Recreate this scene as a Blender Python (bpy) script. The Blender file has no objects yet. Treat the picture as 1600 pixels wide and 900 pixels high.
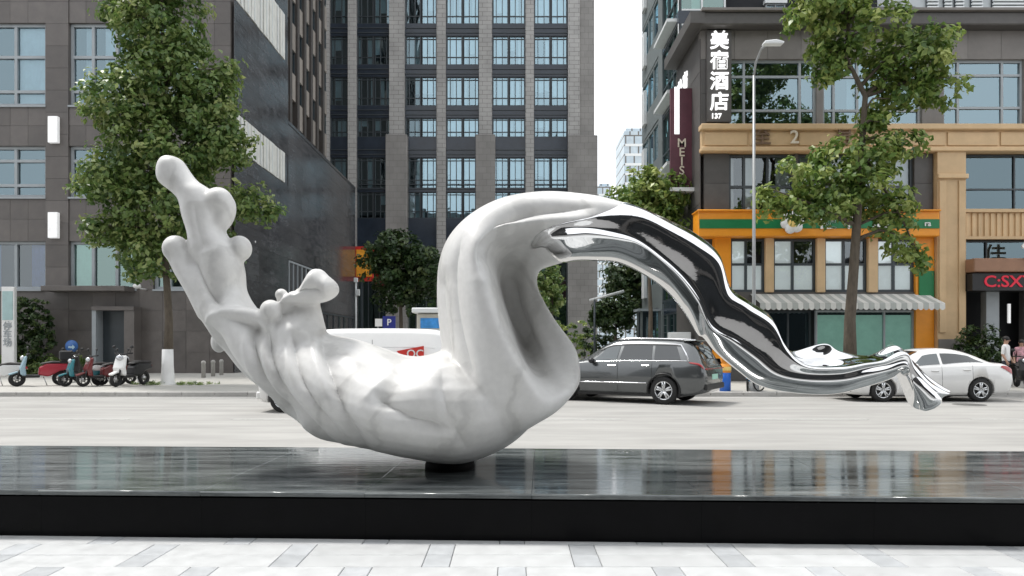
import bpy, bmesh, math, random
import numpy as np
from mathutils import Vector, Matrix

# ------------------------------------------------------------------ camera, sky, sun, exposure
scene = bpy.context.scene
COL = scene.collection
F, CX, HY, CAMZ = 1155.0, 800.0, 537.0, 1.6      # focal length and horizon in photo pixels

cam = bpy.data.cameras.new('camera')
cam.sensor_width = 36.0
cam.lens = 36.0 * F / 1600.0
cam.shift_y = (HY - 450.0) / 1600.0
cam.clip_start, cam.clip_end = 0.1, 3000.0
camo = bpy.data.objects.new('camera', cam)
COL.objects.link(camo)
camo.location = (0, 0, CAMZ)
camo.rotation_euler = (math.radians(90), 0, 0)
scene.camera = camo

SUN_EL, SUN_AZ = math.radians(64), math.radians(300)   # azimuth clockwise from +Y
w = bpy.data.worlds.new('World')
scene.world = w
w.use_nodes = True
wn, wl_ = w.node_tree.nodes, w.node_tree.links
bg = wn['Background']
sky = wn.new('ShaderNodeTexSky')
sky.sky_type = 'NISHITA'
sky.sun_disc = False
sky.sun_elevation = SUN_EL
sky.sun_rotation = SUN_AZ
sky.air_density, sky.dust_density, sky.ozone_density = 1.0, 6.0, 1.0
hs = wn.new('ShaderNodeHueSaturation')
hs.inputs['Saturation'].default_value = 0.25
wl_.new(sky.outputs[0], hs.inputs['Color'])
mx = wn.new('ShaderNodeMix'); mx.data_type = 'RGBA'
mx.inputs['Factor'].default_value = 0.72           # an even cloud deck over the clear sky
mx.inputs['B'].default_value = (11.0, 11.3, 11.7, 1)
wl_.new(hs.outputs[0], mx.inputs['A'])
wl_.new(mx.outputs['Result'], bg.inputs['Color'])
bg.inputs['Strength'].default_value = 0.075

sd = bpy.data.lights.new('sun', 'SUN')
sd.energy, sd.angle, sd.color = 1.5, math.radians(10), (1.0, 0.97, 0.93)
so = bpy.data.objects.new('sun', sd)
COL.objects.link(so)
sdir = Vector((math.sin(SUN_AZ) * math.cos(SUN_EL), math.cos(SUN_AZ) * math.cos(SUN_EL), math.sin(SUN_EL)))
so.rotation_euler = sdir.to_track_quat('Z', 'Y').to_euler()
so.location = (-10, -10, 40)

vs = scene.view_settings
vs.view_transform, vs.look, vs.gamma, vs.exposure = 'Standard', 'None', 1.0, 1.12
vs.use_curve_mapping = False

random.seed(7)
RNG = np.random.default_rng(11)

# ------------------------------------------------------------------ helpers
def P(u, v, Y):
    return Vector(((u - CX) * Y / F, Y, CAMZ - (v - HY) * Y / F))
def PX(u, Y): return (u - CX) * Y / F
def PZ(v, Y): return CAMZ - (v - HY) * Y / F

WORLD = {}                                   # world translation of each parent
def tag(o, label=None, cat=None, group=None, kind=None):
    if label: o['label'] = label
    if cat: o['category'] = cat
    if group: o['group'] = group
    if kind: o['kind'] = kind
    return o
def empty(name, loc, rz=0.0):
    o = bpy.data.objects.new(name, None)
    o.empty_display_size = 0.2
    o.location = loc
    o.rotation_euler = (0, 0, rz)
    COL.objects.link(o)
    WORLD[o.name] = Vector(loc)
    return o
def link(name, me, mat=None, parent=None, loc=None, local=False):
    """loc is a world position; local=True keeps coordinates in the parent's frame"""
    o = bpy.data.objects.new(name, me)
    COL.objects.link(o)
    if mat is not None and len(me.materials) == 0: me.materials.append(mat)
    p = Vector(loc) if loc is not None else Vector((0, 0, 0))
    if parent is not None:
        o.parent = parent
        o.location = p if local else p - WORLD[parent.name]
    else:
        o.location = p
    WORLD[o.name] = Vector((0, 0, 0)) if local else p
    return o

class MB:
    def __init__(s): s.v, s.f, s.sm = [], [], []
    def add(s, vs, fs, smooth=False):
        n = len(s.v)
        s.v += [tuple(p) for p in vs]
        s.f += [tuple(i + n for i in f) for f in fs]
        s.sm += [smooth] * len(fs)
        return s
    def box(s, x0, x1, y0, y1, z0, z1):
        x0, x1 = min(x0, x1), max(x0, x1); y0, y1 = min(y0, y1), max(y0, y1); z0, z1 = min(z0, z1), max(z0, z1)
        v = [(x, y, z) for x in (x0, x1) for y in (y0, y1) for z in (z0, z1)]
        return s.add(v, [(0, 1, 3, 2), (4, 6, 7, 5), (0, 4, 5, 1), (2, 3, 7, 6), (0, 2, 6, 4), (1, 5, 7, 3)])
    def tube(s, pts, rads, n=10, smooth=True, caps=True):
        pts = [Vector(p) for p in pts]
        if not hasattr(rads, '__len__'): rads = [rads] * len(pts)
        base = len(s.v); up = None
        vs, fs = [], []
        for i, p in enumerate(pts):
            t = (pts[min(i + 1, len(pts) - 1)] - pts[max(i - 1, 0)]).normalized()
            if up is None:
                up = Vector((0, 0, 1)) if abs(t.z) < 0.9 else Vector((1, 0, 0))
            a = t.cross(up).normalized(); b = a.cross(t).normalized(); up = b
            for k in range(n):
                ang = 2 * math.pi * k / n
                vs.append(p + (a * math.cos(ang) + b * math.sin(ang)) * rads[i])
        for i in range(len(pts) - 1):
            for k in range(n):
                k2 = (k + 1) % n
                fs.append((i * n + k, i * n + k2, (i + 1) * n + k2, (i + 1) * n + k))
        s.add(vs, fs, smooth)
        if caps:
            s.add([], [tuple(range(base + n - 1, base - 1, -1))]) if False else None
            m = len(pts) - 1
            s.f.append(tuple(base + k for k in range(n))[::-1]); s.sm.append(False)
            s.f.append(tuple(base + m * n + k for k in range(n))); s.sm.append(False)
        return s
    def cyl(s, p0, p1, r0, r1=None, n=14):
        return s.tube([p0, p1], [r0, r0 if r1 is None else r1], n)
    def lathe(s, prof, o=(0, 0, 0), axis='z', n=20, smooth=True):
        """prof: list of (radius, height) about the axis"""
        vs, fs = [], []
        o = Vector(o)
        for r, h in prof:
            for k in range(n):
                a = 2 * math.pi * k / n
                c, d = r * math.cos(a), r * math.sin(a)
                vs.append(o + Vector({'z': (c, d, h), 'y': (c, h, d), 'x': (h, c, d)}[axis]))
        for i in range(len(prof) - 1):
            for k in range(n):
                k2 = (k + 1) % n
                fs.append((i * n + k, i * n + k2, (i + 1) * n + k2, (i + 1) * n + k))
        return s.add(vs, fs, smooth)
    def prism(s, poly, y0, y1, axis='y', smooth=False):
        """poly of 2D points extruded along axis"""
        n = len(poly)
        def q(p, h): return {'y': (p[0], h, p[1]), 'x': (h, p[0], p[1]), 'z': (p[0], p[1], h)}[axis]
        vs = [q(p, y0) for p in poly] + [q(p, y1) for p in poly]
        fs = [tuple(range(n)), tuple(range(2 * n - 1, n - 1, -1))]
        fs += [(i, i + n, (i + 1) % n + n, (i + 1) % n) for i in range(n)]
        return s.add(vs, fs, smooth)
    def sphere(s, c, r, n=12, m=8, sc=(1, 1, 1)):
        vs, fs = [], []
        for i in range(m + 1):
            th = math.pi * i / m
            for k in range(n):
                a = 2 * math.pi * k / n
                vs.append((c[0] + r * sc[0] * math.sin(th) * math.cos(a), c[1] + r * sc[1] * math.sin(th) * math.sin(a), c[2] + r * sc[2] * math.cos(th)))
        for i in range(m):
            for k in range(n):
                fs.append((i * n + k, (i + 1) * n + k, (i + 1) * n + (k + 1) % n, i * n + (k + 1) % n))
        return s.add(vs, fs, True)
    def mesh(s, name, bevel=0.0, recalc=True):
        me = bpy.data.meshes.new(name)
        me.from_pydata(s.v, [], s.f)
        me.polygons.foreach_set('use_smooth', s.sm)
        if recalc or bevel:
            bm = bmesh.new(); bm.from_mesh(me)
            bmesh.ops.recalc_face_normals(bm, faces=bm.faces)
            if bevel:
                es = [e for e in bm.edges if len(e.link_faces) == 2 and e.calc_face_angle(0) > 0.6]
                bmesh.ops.bevel(bm, geom=es, offset=bevel, segments=1, affect='EDGES', clamp_overlap=True)
            bm.to_mesh(me); bm.free()
        me.update()
        return me
    def build(s, name, mat, parent=None, bevel=0.0, local=False, loc=None):
        return link(name, s.mesh(name, bevel), mat, parent, loc, local)

# ------------------------------------------------------------------ materials
MATS = {}
def rgb(h):
    """sRGB hex to linear"""
    c = [int(h[i:i + 2], 16) / 255 for i in (0, 2, 4)]
    return tuple(x / 12.92 if x <= 0.04045 else ((x + 0.055) / 1.055) ** 2.4 for x in c)
def mat(name, col, rough=0.6, metal=0.0, var=0.15, scale=3.0, bump=0.0, bscale=40.0, spec=0.5, stretch=(1, 1, 1), rvar=0.0, coat=0.0, emit=None, objvar=0.0, bdist=0.01):
    if name in MATS: return MATS[name]
    m = bpy.data.materials.new(name); m.use_nodes = True
    n, l = m.node_tree.nodes, m.node_tree.links
    b = n['Principled BSDF']
    b.inputs['Roughness'].default_value = rough
    b.inputs['Metallic'].default_value = metal
    b.inputs['Specular IOR Level'].default_value = spec
    b.inputs['Coat Weight'].default_value = coat
    b.inputs['Coat Roughness'].default_value = 0.04
    if emit:
        b.inputs['Emission Color'].default_value = (*emit[:3], 1); b.inputs['Emission Strength'].default_value = emit[3]
    tc = n.new('ShaderNodeTexCoord'); mp = n.new('ShaderNodeMapping')
    geo = n.new('ShaderNodeNewGeometry')
    mp.inputs['Scale'].default_value = stretch
    l.new(geo.outputs['Position'], mp.inputs['Vector'])
    nz = n.new('ShaderNodeTexNoise'); nz.inputs['Scale'].default_value = scale; nz.inputs['Detail'].default_value = 7; nz.inputs['Roughness'].default_value = 0.65
    l.new(mp.outputs[0], nz.inputs['Vector'])
    mr = n.new('ShaderNodeMapRange'); mr.inputs['From Min'].default_value = 0.25; mr.inputs['From Max'].default_value = 0.75
    mr.inputs['To Min'].default_value = 1 - var; mr.inputs['To Max'].default_value = 1 + var
    l.new(nz.outputs['Fac'], mr.inputs['Value'])
    val = mr.outputs[0]
    if objvar:
        oi = n.new('ShaderNodeObjectInfo'); m2 = n.new('ShaderNodeMapRange')
        m2.inputs['To Min'].default_value = 1 - objvar; m2.inputs['To Max'].default_value = 1 + objvar
        l.new(oi.outputs['Random'], m2.inputs['Value'])
        mu = n.new('ShaderNodeMath'); mu.operation = 'MULTIPLY'
        l.new(val, mu.inputs[0]); l.new(m2.outputs[0], mu.inputs[1]); val = mu.outputs[0]
    vm = n.new('ShaderNodeVectorMath'); vm.operation = 'SCALE'
    vm.inputs[0].default_value = col[:3]
    l.new(val, vm.inputs['Scale'])
    l.new(vm.outputs[0], b.inputs['Base Color'])
    if rvar:
        m3 = n.new('ShaderNodeMapRange'); m3.inputs['From Min'].default_value = 0.3; m3.inputs['From Max'].default_value = 0.7
        m3.inputs['To Min'].default_value = max(0.02, rough - rvar); m3.inputs['To Max'].default_value = rough + rvar
        l.new(nz.outputs['Fac'], m3.inputs['Value']); l.new(m3.outputs[0], b.inputs['Roughness'])
    if bump:
        n2 = n.new('ShaderNodeTexNoise'); n2.inputs['Scale'].default_value = bscale; n2.inputs['Detail'].default_value = 6
        l.new(mp.outputs[0], n2.inputs['Vector'])
        bp = n.new('ShaderNodeBump'); bp.inputs['Strength'].default_value = bump; bp.inputs['Distance'].default_value = bdist
        l.new(n2.outputs['Fac'], bp.inputs['Height']); l.new(bp.outputs[0], b.inputs['Normal'])
    MATS[name] = m
    return m
def glass(name, tint, through=0.5, rough=0.02, wav=0.12, refl=(0.56, 0.74, 0.82)):
    """thin window pane: part mirror, part see-through"""
    if name in MATS: return MATS[name]
    m = bpy.data.materials.new(name); m.use_nodes = True
    n, l = m.node_tree.nodes, m.node_tree.links
    n.remove(n['Principled BSDF']); out = n['Material Output']
    g = n.new('ShaderNodeBsdfGlossy'); g.inputs['Roughness'].default_value = rough
    g.inputs['Color'].default_value = (*refl, 1)
    t = n.new('ShaderNodeBsdfTransparent'); t.inputs['Color'].default_value = (*tint, 1)
    fr = n.new('ShaderNodeLayerWeight'); fr.inputs['Blend'].default_value = 0.35
    mr = n.new('ShaderNodeMapRange'); mr.inputs['To Min'].default_value = 1 - through; mr.inputs['To Max'].default_value = 1.0
    l.new(fr.outputs['Fresnel'], mr.inputs['Value'])
    mxs = n.new('ShaderNodeMixShader')
    l.new(mr.outputs[0], mxs.inputs[0]); l.new(t.outputs[0], mxs.inputs[1]); l.new(g.outputs[0], mxs.inputs[2])
    geo = n.new('ShaderNodeNewGeometry')
    nz = n.new('ShaderNodeTexNoise'); nz.inputs['Scale'].default_value = 0.9; nz.inputs['Detail'].default_value = 1
    l.new(geo.outputs['Position'], nz.inputs['Vector'])
    bp = n.new('ShaderNodeBump'); bp.inputs['Strength'].default_value = wav; bp.inputs['Distance'].default_value = 0.05
    l.new(nz.outputs['Fac'], bp.inputs['Height']); l.new(bp.outputs[0], g.inputs['Normal'])
    l.new(mxs.outputs[0], out.inputs['Surface'])
    MATS[name] = m
    return m

M_ROAD = mat('road_concrete', (0.32, 0.314, 0.298), 0.75, var=0.24, scale=0.9, bump=0.25, bscale=60, stretch=(0.35, 1.6, 1))
M_PAVE = mat('pavement_stone', (0.40, 0.39, 0.36), 0.75, var=0.14, scale=1.4, bump=0.2, bscale=30)
M_KERB = mat('kerb_stone', (0.42, 0.41, 0.39), 0.7, var=0.15, scale=5, bump=0.3, objvar=0.08)
M_LINE = mat('road_paint', (0.46, 0.46, 0.44), 0.6, var=0.25, scale=9)
M_TILEW = mat('paver_white', (0.50, 0.51, 0.51), 0.45, var=0.07, scale=6, bump=0.12, bscale=90, objvar=0.07, rvar=0.12)
M_TILED = mat('paver_dark', (0.20, 0.20, 0.20), 0.6, var=0.2, scale=2)
M_TILEG = mat('paver_grey', (0.41, 0.425, 0.435), 0.5, var=0.12, scale=8, bump=0.12, bscale=90, objvar=0.12, rvar=0.12)
M_GROUT = mat('grout', (0.16, 0.16, 0.16), 0.9)
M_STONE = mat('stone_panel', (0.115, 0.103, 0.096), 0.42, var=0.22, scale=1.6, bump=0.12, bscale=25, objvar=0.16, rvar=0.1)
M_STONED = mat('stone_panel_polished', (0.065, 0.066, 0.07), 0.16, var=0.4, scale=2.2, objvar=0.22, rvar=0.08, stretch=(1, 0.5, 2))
M_DARK = mat('dark_interior', (0.02, 0.022, 0.025), 0.9)
M_FRAME = mat('window_frame_grey', (0.33, 0.36, 0.38), 0.4, var=0.08)
M_FRAMED = mat('window_frame_dark', (0.045, 0.056, 0.064), 0.35, var=0.1)
M_FRAMEW = mat('window_frame_white', (0.7, 0.72, 0.72), 0.4, var=0.06)
M_CURT = mat('curtain_white', (0.72, 0.76, 0.78), 0.9, var=0.12, scale=2, objvar=0.15)
M_CURTB = mat('curtain_blue', (0.07, 0.13, 0.38), 0.7, var=0.25, scale=2)
M_PANE = glass('window_glass', (0.78, 0.90, 0.95), 0.76)
M_PANEC = glass('window_glass_clear', (0.92, 0.95, 0.95), 0.86, refl=(0.75, 0.82, 0.85))
M_PANEB = glass('window_glass_blue', (0.76, 0.91, 0.96), 0.60, refl=(0.55, 0.76, 0.86))
M_PANED = glass('window_glass_dark', (0.55, 0.68, 0.72), 0.82)
M_PANET = glass('window_glass_teal', (0.60, 0.86, 0.80), 0.66, refl=(0.48, 0.64, 0.60))
M_PANEM = glass('window_glass_mirror', (0.6, 0.75, 0.82), 0.66)
M_WHITE = mat('white_paint', (0.78, 0.78, 0.77), 0.4, var=0.06)
M_BLACK = mat('black_plastic', (0.012, 0.012, 0.013), 0.45, var=0.2)
M_RUBBER = mat('rubber', (0.018, 0.018, 0.018), 0.8, var=0.2)
M_STEEL = mat('brushed_steel', (0.5, 0.5, 0.5), 0.3, metal=1, var=0.1)
M_BARK = mat('bark', (0.10, 0.082, 0.062), 0.9, var=0.4, scale=9, bump=0.7, bscale=22, stretch=(1, 1, 0.3), bdist=0.03)

# ------------------------------------------------------------------ ground, road, pavements
KY = 22.35                                    # far kerb
pave_z = 0.13
g = MB(); g.add([(-400, -120, -0.02), (400, -120, -0.02), (400, 1500, -0.02), (-400, 1500, -0.02)], [(0, 1, 2, 3)])
tag(g.build('ground', M_PAVE), kind='structure')
g = MB(); g.box(-120, 120, 9.6, KY, -0.3, 0.0)
tag(g.build('road', M_ROAD), kind='structure')
g = MB(); g.box(-120, 120, KY + 0.16, 420, -0.3, pave_z)
pavement = tag(g.build('pavement', M_PAVE), kind='structure')
g = MB(); g.box(-120, 120, -60, 9.35, -0.3, -0.012)
plaza = tag(g.build('plaza', M_GROUT), kind='structure')
# kerb stones
km = MB().box(-0.495, 0.495, -0.08, 0.08, -0.2, pave_z + 0.012).mesh('kerb_stone', bevel=0.02)
kerb = MB().box(-120, 120, KY + 0.003, KY + 0.157, -0.3, 0.05).build('kerb', M_KERB)
tag(kerb, kind='structure')
for i in range(46):
    link('kerb_stone', km, M_KERB, kerb, (-22.5 + i, KY + 0.08, 0))
# painted lane dashes, each its own patch
lm = MB().box(-1.5, 1.5, -0.07, 0.07, 0, 0.004).mesh('lane_dash')
for i in range(9):
    tag(link('lane_dash', lm, M_LINE, None, (-20 + 5.2 * i, 15.6, 0.002)), kind='structure')
tag(MB().box(-40, 40, 21.55, 21.68, 0.001, 0.005).build('lane_line', M_LINE), kind='structure')
M_JOINT = mat('road_joint', (0.20, 0.195, 0.185), 0.9)
tag(MB().add([(-60, 18.6, 0.0016), (60, 18.75, 0.0016), (60, 18.79, 0.0016), (-60, 18.64, 0.0016)], [(0, 1, 2, 3)]).build('road_joint', M_JOINT), kind='structure')
M_IRON = mat('cast_iron', (0.10, 0.098, 0.092), 0.6, var=0.3, scale=20)
for x, y in ((12.0, 19.4),):
    tag(MB().lathe([(0.0, 0.006), (0.30, 0.006), (0.33, 0.004), (0.40, 0.004), (0.40, 0.0)], (x, y, 0), n=24).build('manhole_cover', M_IRON), kind='structure')
# paved foreground: long white slabs with grey bands
tw = MB().box(-0.4475, 0.4475, -0.1475, 0.1475, -0.03, 0).mesh('paving_slab', bevel=0.004)
tg = MB().box(-0.0975, 0.0975, -0.1475, 0.1475, -0.03, 0).mesh('paving_slab_grey', bevel=0.004)
for j in range(11):
    y = 3.2 + 0.15 + 0.30 * j
    sh = 0.55 if j % 6 in (1, 2, 5) else 0.0
    for i in range(-7, 7):
        x0 = 1.10 * i - 0.1 + sh
        z = RNG.uniform(-0.0015, 0.0015)
        link('paving_slab', tw, M_TILEW if RNG.random() > 0.06 else M_TILEG, plaza, (x0 + 0.65, y, z))
        link('paving_slab', tg, M_TILEG if RNG.random() > 0.12 else M_TILEW, plaza, (x0 + 0.10, y, z))
for sx0, sx1 in ((-40, -7.25), (7.55, 40)):
    MB().box(sx0, sx1, 3.2, 6.6, -0.02, -0.004).build('paving_sheet', M_TILEW, plaza)
MB().box(-40, 40, -59, 3.195, -0.02, -0.004).build('paving_sheet', M_TILED, plaza)  # unseen paving toned dark to cut bounce and grey the steel

# ------------------------------------------------------------------ polished black plinth
def granite():
    m = bpy.data.materials.new('black_granite'); m.use_nodes = True
    n, l = m.node_tree.nodes, m.node_tree.links
    b = n['Principled BSDF']
    geo = n.new('ShaderNodeNewGeometry'); mp = n.new('ShaderNodeMapping'); mp.inputs['Scale'].default_value = (0.35, 2.6, 1)
    l.new(geo.outputs['Position'], mp.inputs['Vector'])
    nz = n.new('ShaderNodeTexNoise'); nz.inputs['Scale'].default_value = 2.6; nz.inputs['Detail'].default_value = 9; nz.inputs['Roughness'].default_value = 0.7
    l.new(mp.outputs[0], nz.inputs['Vector'])
    cr = n.new('ShaderNodeValToRGB')
    cr.color_ramp.elements[0].position, cr.color_ramp.elements[0].color = 0.35, (0.03, 0.036, 0.037, 1)
    cr.color_ramp.elements[1].position, cr.color_ramp.elements[1].color = 0.72, (0.24, 0.26, 0.26, 1)  # pale streaks: dust plus sky reflections painted into the black stone
    l.new(nz.outputs['Fac'], cr.inputs[0]); l.new(cr.outputs[0], b.inputs['Base Color'])
    mr = n.new('ShaderNodeMapRange'); mr.inputs['From Min'].default_value = 0.35; mr.inputs['From Max'].default_value = 0.7
    mr.inputs['To Min'].default_value = 0.03; mr.inputs['To Max'].default_value = 0.16
    l.new(nz.outputs['Fac'], mr.inputs['Value']); l.new(mr.outputs[0], b.inputs['Roughness'])
    b.inputs['Specular IOR Level'].default_value = 0.5
    bp = n.new('ShaderNodeBump'); bp.inputs['Strength'].default_value = 0.08; bp.inputs['Distance'].default_value = 0.01
    n2 = n.new('ShaderNodeTexNoise'); n2.inputs['Scale'].default_value = 7; n2.inputs['Detail'].default_value = 4
    l.new(mp.outputs[0], n2.inputs['Vector']); l.new(n2.outputs['Fac'], bp.inputs['Height']); l.new(bp.outputs[0], b.inputs['Normal'])
    return m
M_GRAN = granite()
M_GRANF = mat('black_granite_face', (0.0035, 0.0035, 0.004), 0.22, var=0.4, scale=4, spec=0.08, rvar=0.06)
PLZ = 0.39
PLA = math.radians(-2.3)
plinth = tag(empty('plinth', (0, 5.98, 0), PLA), 'long low polished black granite plinth under the sculpture', 'plinth')
MB().box(-10.9, 10.9, 0.06, 2.53, 0.0, PLZ - 0.04).build('core', M_GRANF, plinth, local=True)
sw, sdp = 1.36, 0.644
sm_ = MB().box(-sw / 2 + 0.0006, sw / 2 - 0.0006, -sdp / 2 + 0.0006, sdp / 2 - 0.0006, -0.042, 0).mesh('top_slab', bevel=0.0025)
fm_ = MB().box(-sw / 2 + 0.0006, sw / 2 - 0.0006, 0, 0.05, 0, PLZ - 0.06).mesh('front_panel')
fm_.materials.append(M_GRANF)
nm_ = MB().tube([(-sw / 2 + 0.0006, 0, 0), (sw / 2 - 0.0006, 0, 0)], 0.0122, 12).mesh('nosing')
for i in range(-8, 8):
    for j in range(4):
        link('top_slab', sm_, M_GRAN, plinth, (sw * (i + 0.5) + 0.16, sdp * (j + 0.5) - 0.015, PLZ + RNG.uniform(-0.0008, 0.0008)), local=True)
    link('nosing', nm_, M_GRAN, plinth, (sw * (i + 0.5) + 0.16, -0.017, PLZ - 0.012), local=True)
    link('front_panel', fm_, M_GRANF, plinth, (sw * (i + 0.5) + 0.16, 0.012, 0.0), local=True)

# ------------------------------------------------------------------ the sculpture: white stone and mirror steel
SY = 7.15
SK = SY / F
def SP(u, v, d): return ((u - CX) * SK, SY + d * SK, CAMZ - (v - HY) * SK)

def cr1(A, ts, closed=False):
    """Catmull-Rom through A (n, k) at parameters ts"""
    A = np.asarray(A, float); n = len(A); ts = np.asarray(ts, float)
    i = np.floor(ts).astype(int)
    if not closed: i = np.clip(i, 0, n - 2)
    f = (ts - i)[:, None]
    def g(k): return A[np.mod(k, n)] if closed else A[np.clip(k, 0, n - 1)]
    p0, p1, p2, p3 = g(i - 1), g(i), g(i + 1), g(i + 2)
    return 0.5 * (2 * p1 + (p2 - p0) * f + (2 * p0 - 5 * p1 + 4 * p2 - p3) * f * f + (3 * p1 - p0 - 3 * p2 + p3) * f ** 3)
def grid_faces(ns, nr, closed=True):
    fs = []
    for i in range(ns - 1):
        for k in range(nr if closed else nr - 1):
            k2 = (k + 1) % nr
            fs.append((i * nr + k, i * nr + k2, (i + 1) * nr + k2, (i + 1) * nr + k))
    return fs
def capped(mb, G, smooth=True):
    """G (ns, nr, 3) closed rings, fan caps"""
    ns, nr, _ = G.shape
    V = [tuple(p) for p in G.reshape(-1, 3)]
    fs = grid_faces(ns, nr)
    c0, c1 = len(V), len(V) + 1
    V += [tuple(G[0].mean(0)), tuple(G[-1].mean(0))]
    fs += [(c0, (k + 1) % nr, k) for k in range(nr)]
    b = (ns - 1) * nr
    fs += [(c1, b + k, b + (k + 1) % nr) for k in range(nr)]
    mb.add(V, fs, smooth)
def edge_loft(mb, st, sub=7, nr=32):
    """st rows: Lu, Lv, Ru, Rv, half depth, depth centre"""
    st = np.array(st, float)
    A = cr1(st, np.linspace(0, len(st) - 1, (len(st) - 1) * sub + 1))
    th = np.linspace(0, 2 * np.pi, nr, endpoint=False)
    G = np.zeros((len(A), nr, 3))
    c = (A[:, 0:2] + A[:, 2:4]) / 2; h = (A[:, 2:4] - A[:, 0:2]) / 2
    for k, t in enumerate(th):
        uv = c + h * math.cos(t)
        d = A[:, 5] + A[:, 4] * math.sin(t)
        G[:, k, 0] = (uv[:, 0] - CX) * SK; G[:, k, 1] = SY + d * SK; G[:, k, 2] = CAMZ - (uv[:, 1] - HY) * SK
    capped(mb, G)
def ball(mb, u, v, d, ru, rv=None, rd=None, rot=0.0):
    rv = rv or ru; rd = rd or ru
    vs, fs = [], []
    n, m = 20, 14
    cr_, sr_ = math.cos(rot), math.sin(rot)
    for i in range(m + 1):
        th = math.pi * i / m
        for k in range(n):
            a = 2 * math.pi * k / n
            x, y, z = ru * math.sin(th) * math.cos(a), rd * math.sin(th) * math.sin(a), rv * math.cos(th)
            vs.append(SP(u + x * cr_ - z * sr_, v + x * sr_ + z * cr_, d + y))
    for i in range(m):
        for k in range(n):
            fs.append((i * n + k, (i + 1) * n + k, (i + 1) * n + (k + 1) % n, i * n + (k + 1) % n))
    mb.add(vs, fs, True)

sb = MB()
# raised arm sweeping down into the bowl
edge_loft(sb, [
    (252, 247, 268, 243, 12, 0), (246, 262, 284, 250, 22, 0), (248, 283, 298, 270, 26, 0), (268, 300, 310, 284, 26, 0), (280, 313, 330, 298, 30, 0),
    (287, 338, 346, 328, 36, 0), (296, 366, 350, 360, 38, 0), (298, 395, 372, 393, 42, 0), (290, 425, 381, 423, 46, 0),
    (301, 460, 384, 456, 50, 0), (319, 500, 404, 487, 56, 0), (350, 543, 432, 508, 66, 0), (377, 580, 488, 518, 82, 0),
    (412, 613, 540, 526, 102, 0), (460, 650, 588, 540, 124, 0), (508, 683, 634, 555, 140, 0), (575, 698, 668, 555, 150, 0),
    (645, 714, 700, 545, 152, 0), (720, 722, 735, 545, 146, 0), (785, 700, 770, 555, 130, 0), (826, 668, 800, 575, 100, 0), (840, 640, 822, 595, 60, 0)])
ball(sb, 343, 318, -4, 23, 25, 24)
ball(sb, 372, 388, 4, 20, 21, 22)
ball(sb, 280, 390, -12, 20, 21, 22); edge_loft(sb, [(262, 395, 296, 385, 14, -12), (278, 425, 312, 410, 22, -12), (300, 460, 335, 450, 26, -14), (320, 500, 350, 490, 26, -16)])
ball(sb, 340, 534, 6, 13, 18, 15)
ball(sb, 350, 335, 0, 16, 30, 22, 0.35)
# folded collar across the arm
edge_loft(sb, [(338, 512, 345, 495, 14, -40), (352, 502, 360, 481, 17, -42), (385, 502, 392, 480, 18, -44), (415, 512, 425, 486, 20, -44), (430, 530, 446, 505, 24, -46), (440, 575, 468, 560, 22, -66)])
# small branch with knobs and the trumpet lobe
edge_loft(sb, [(415, 545, 520, 545, 60, -20), (428, 515, 514, 518, 50, -20), (442, 495, 507, 490, 32, -16), (458, 478, 503, 472, 24, -12), (460, 462, 516, 462, 26, -14), (478, 443, 530, 452, 22, -10), (492, 424, 522, 440, 16, -6), (500, 420, 508, 424, 8, -6)])
ball(sb, 441, 488, -56, 16, 17, 18)
ball(sb, 456, 480, -28, 16, 16, 18)
ball(sb, 452, 463, -40, 10, 10, 11)
edge_loft(sb, [(452, 476, 462, 464, 14, -44), (470, 478, 480, 450, 24, -42), (492, 477, 500, 424, 34, -36), (515, 474, 515, 430, 34, -32), (527, 467, 530, 442, 28, -28), (534, 459, 535, 452, 10, -26)])

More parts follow.
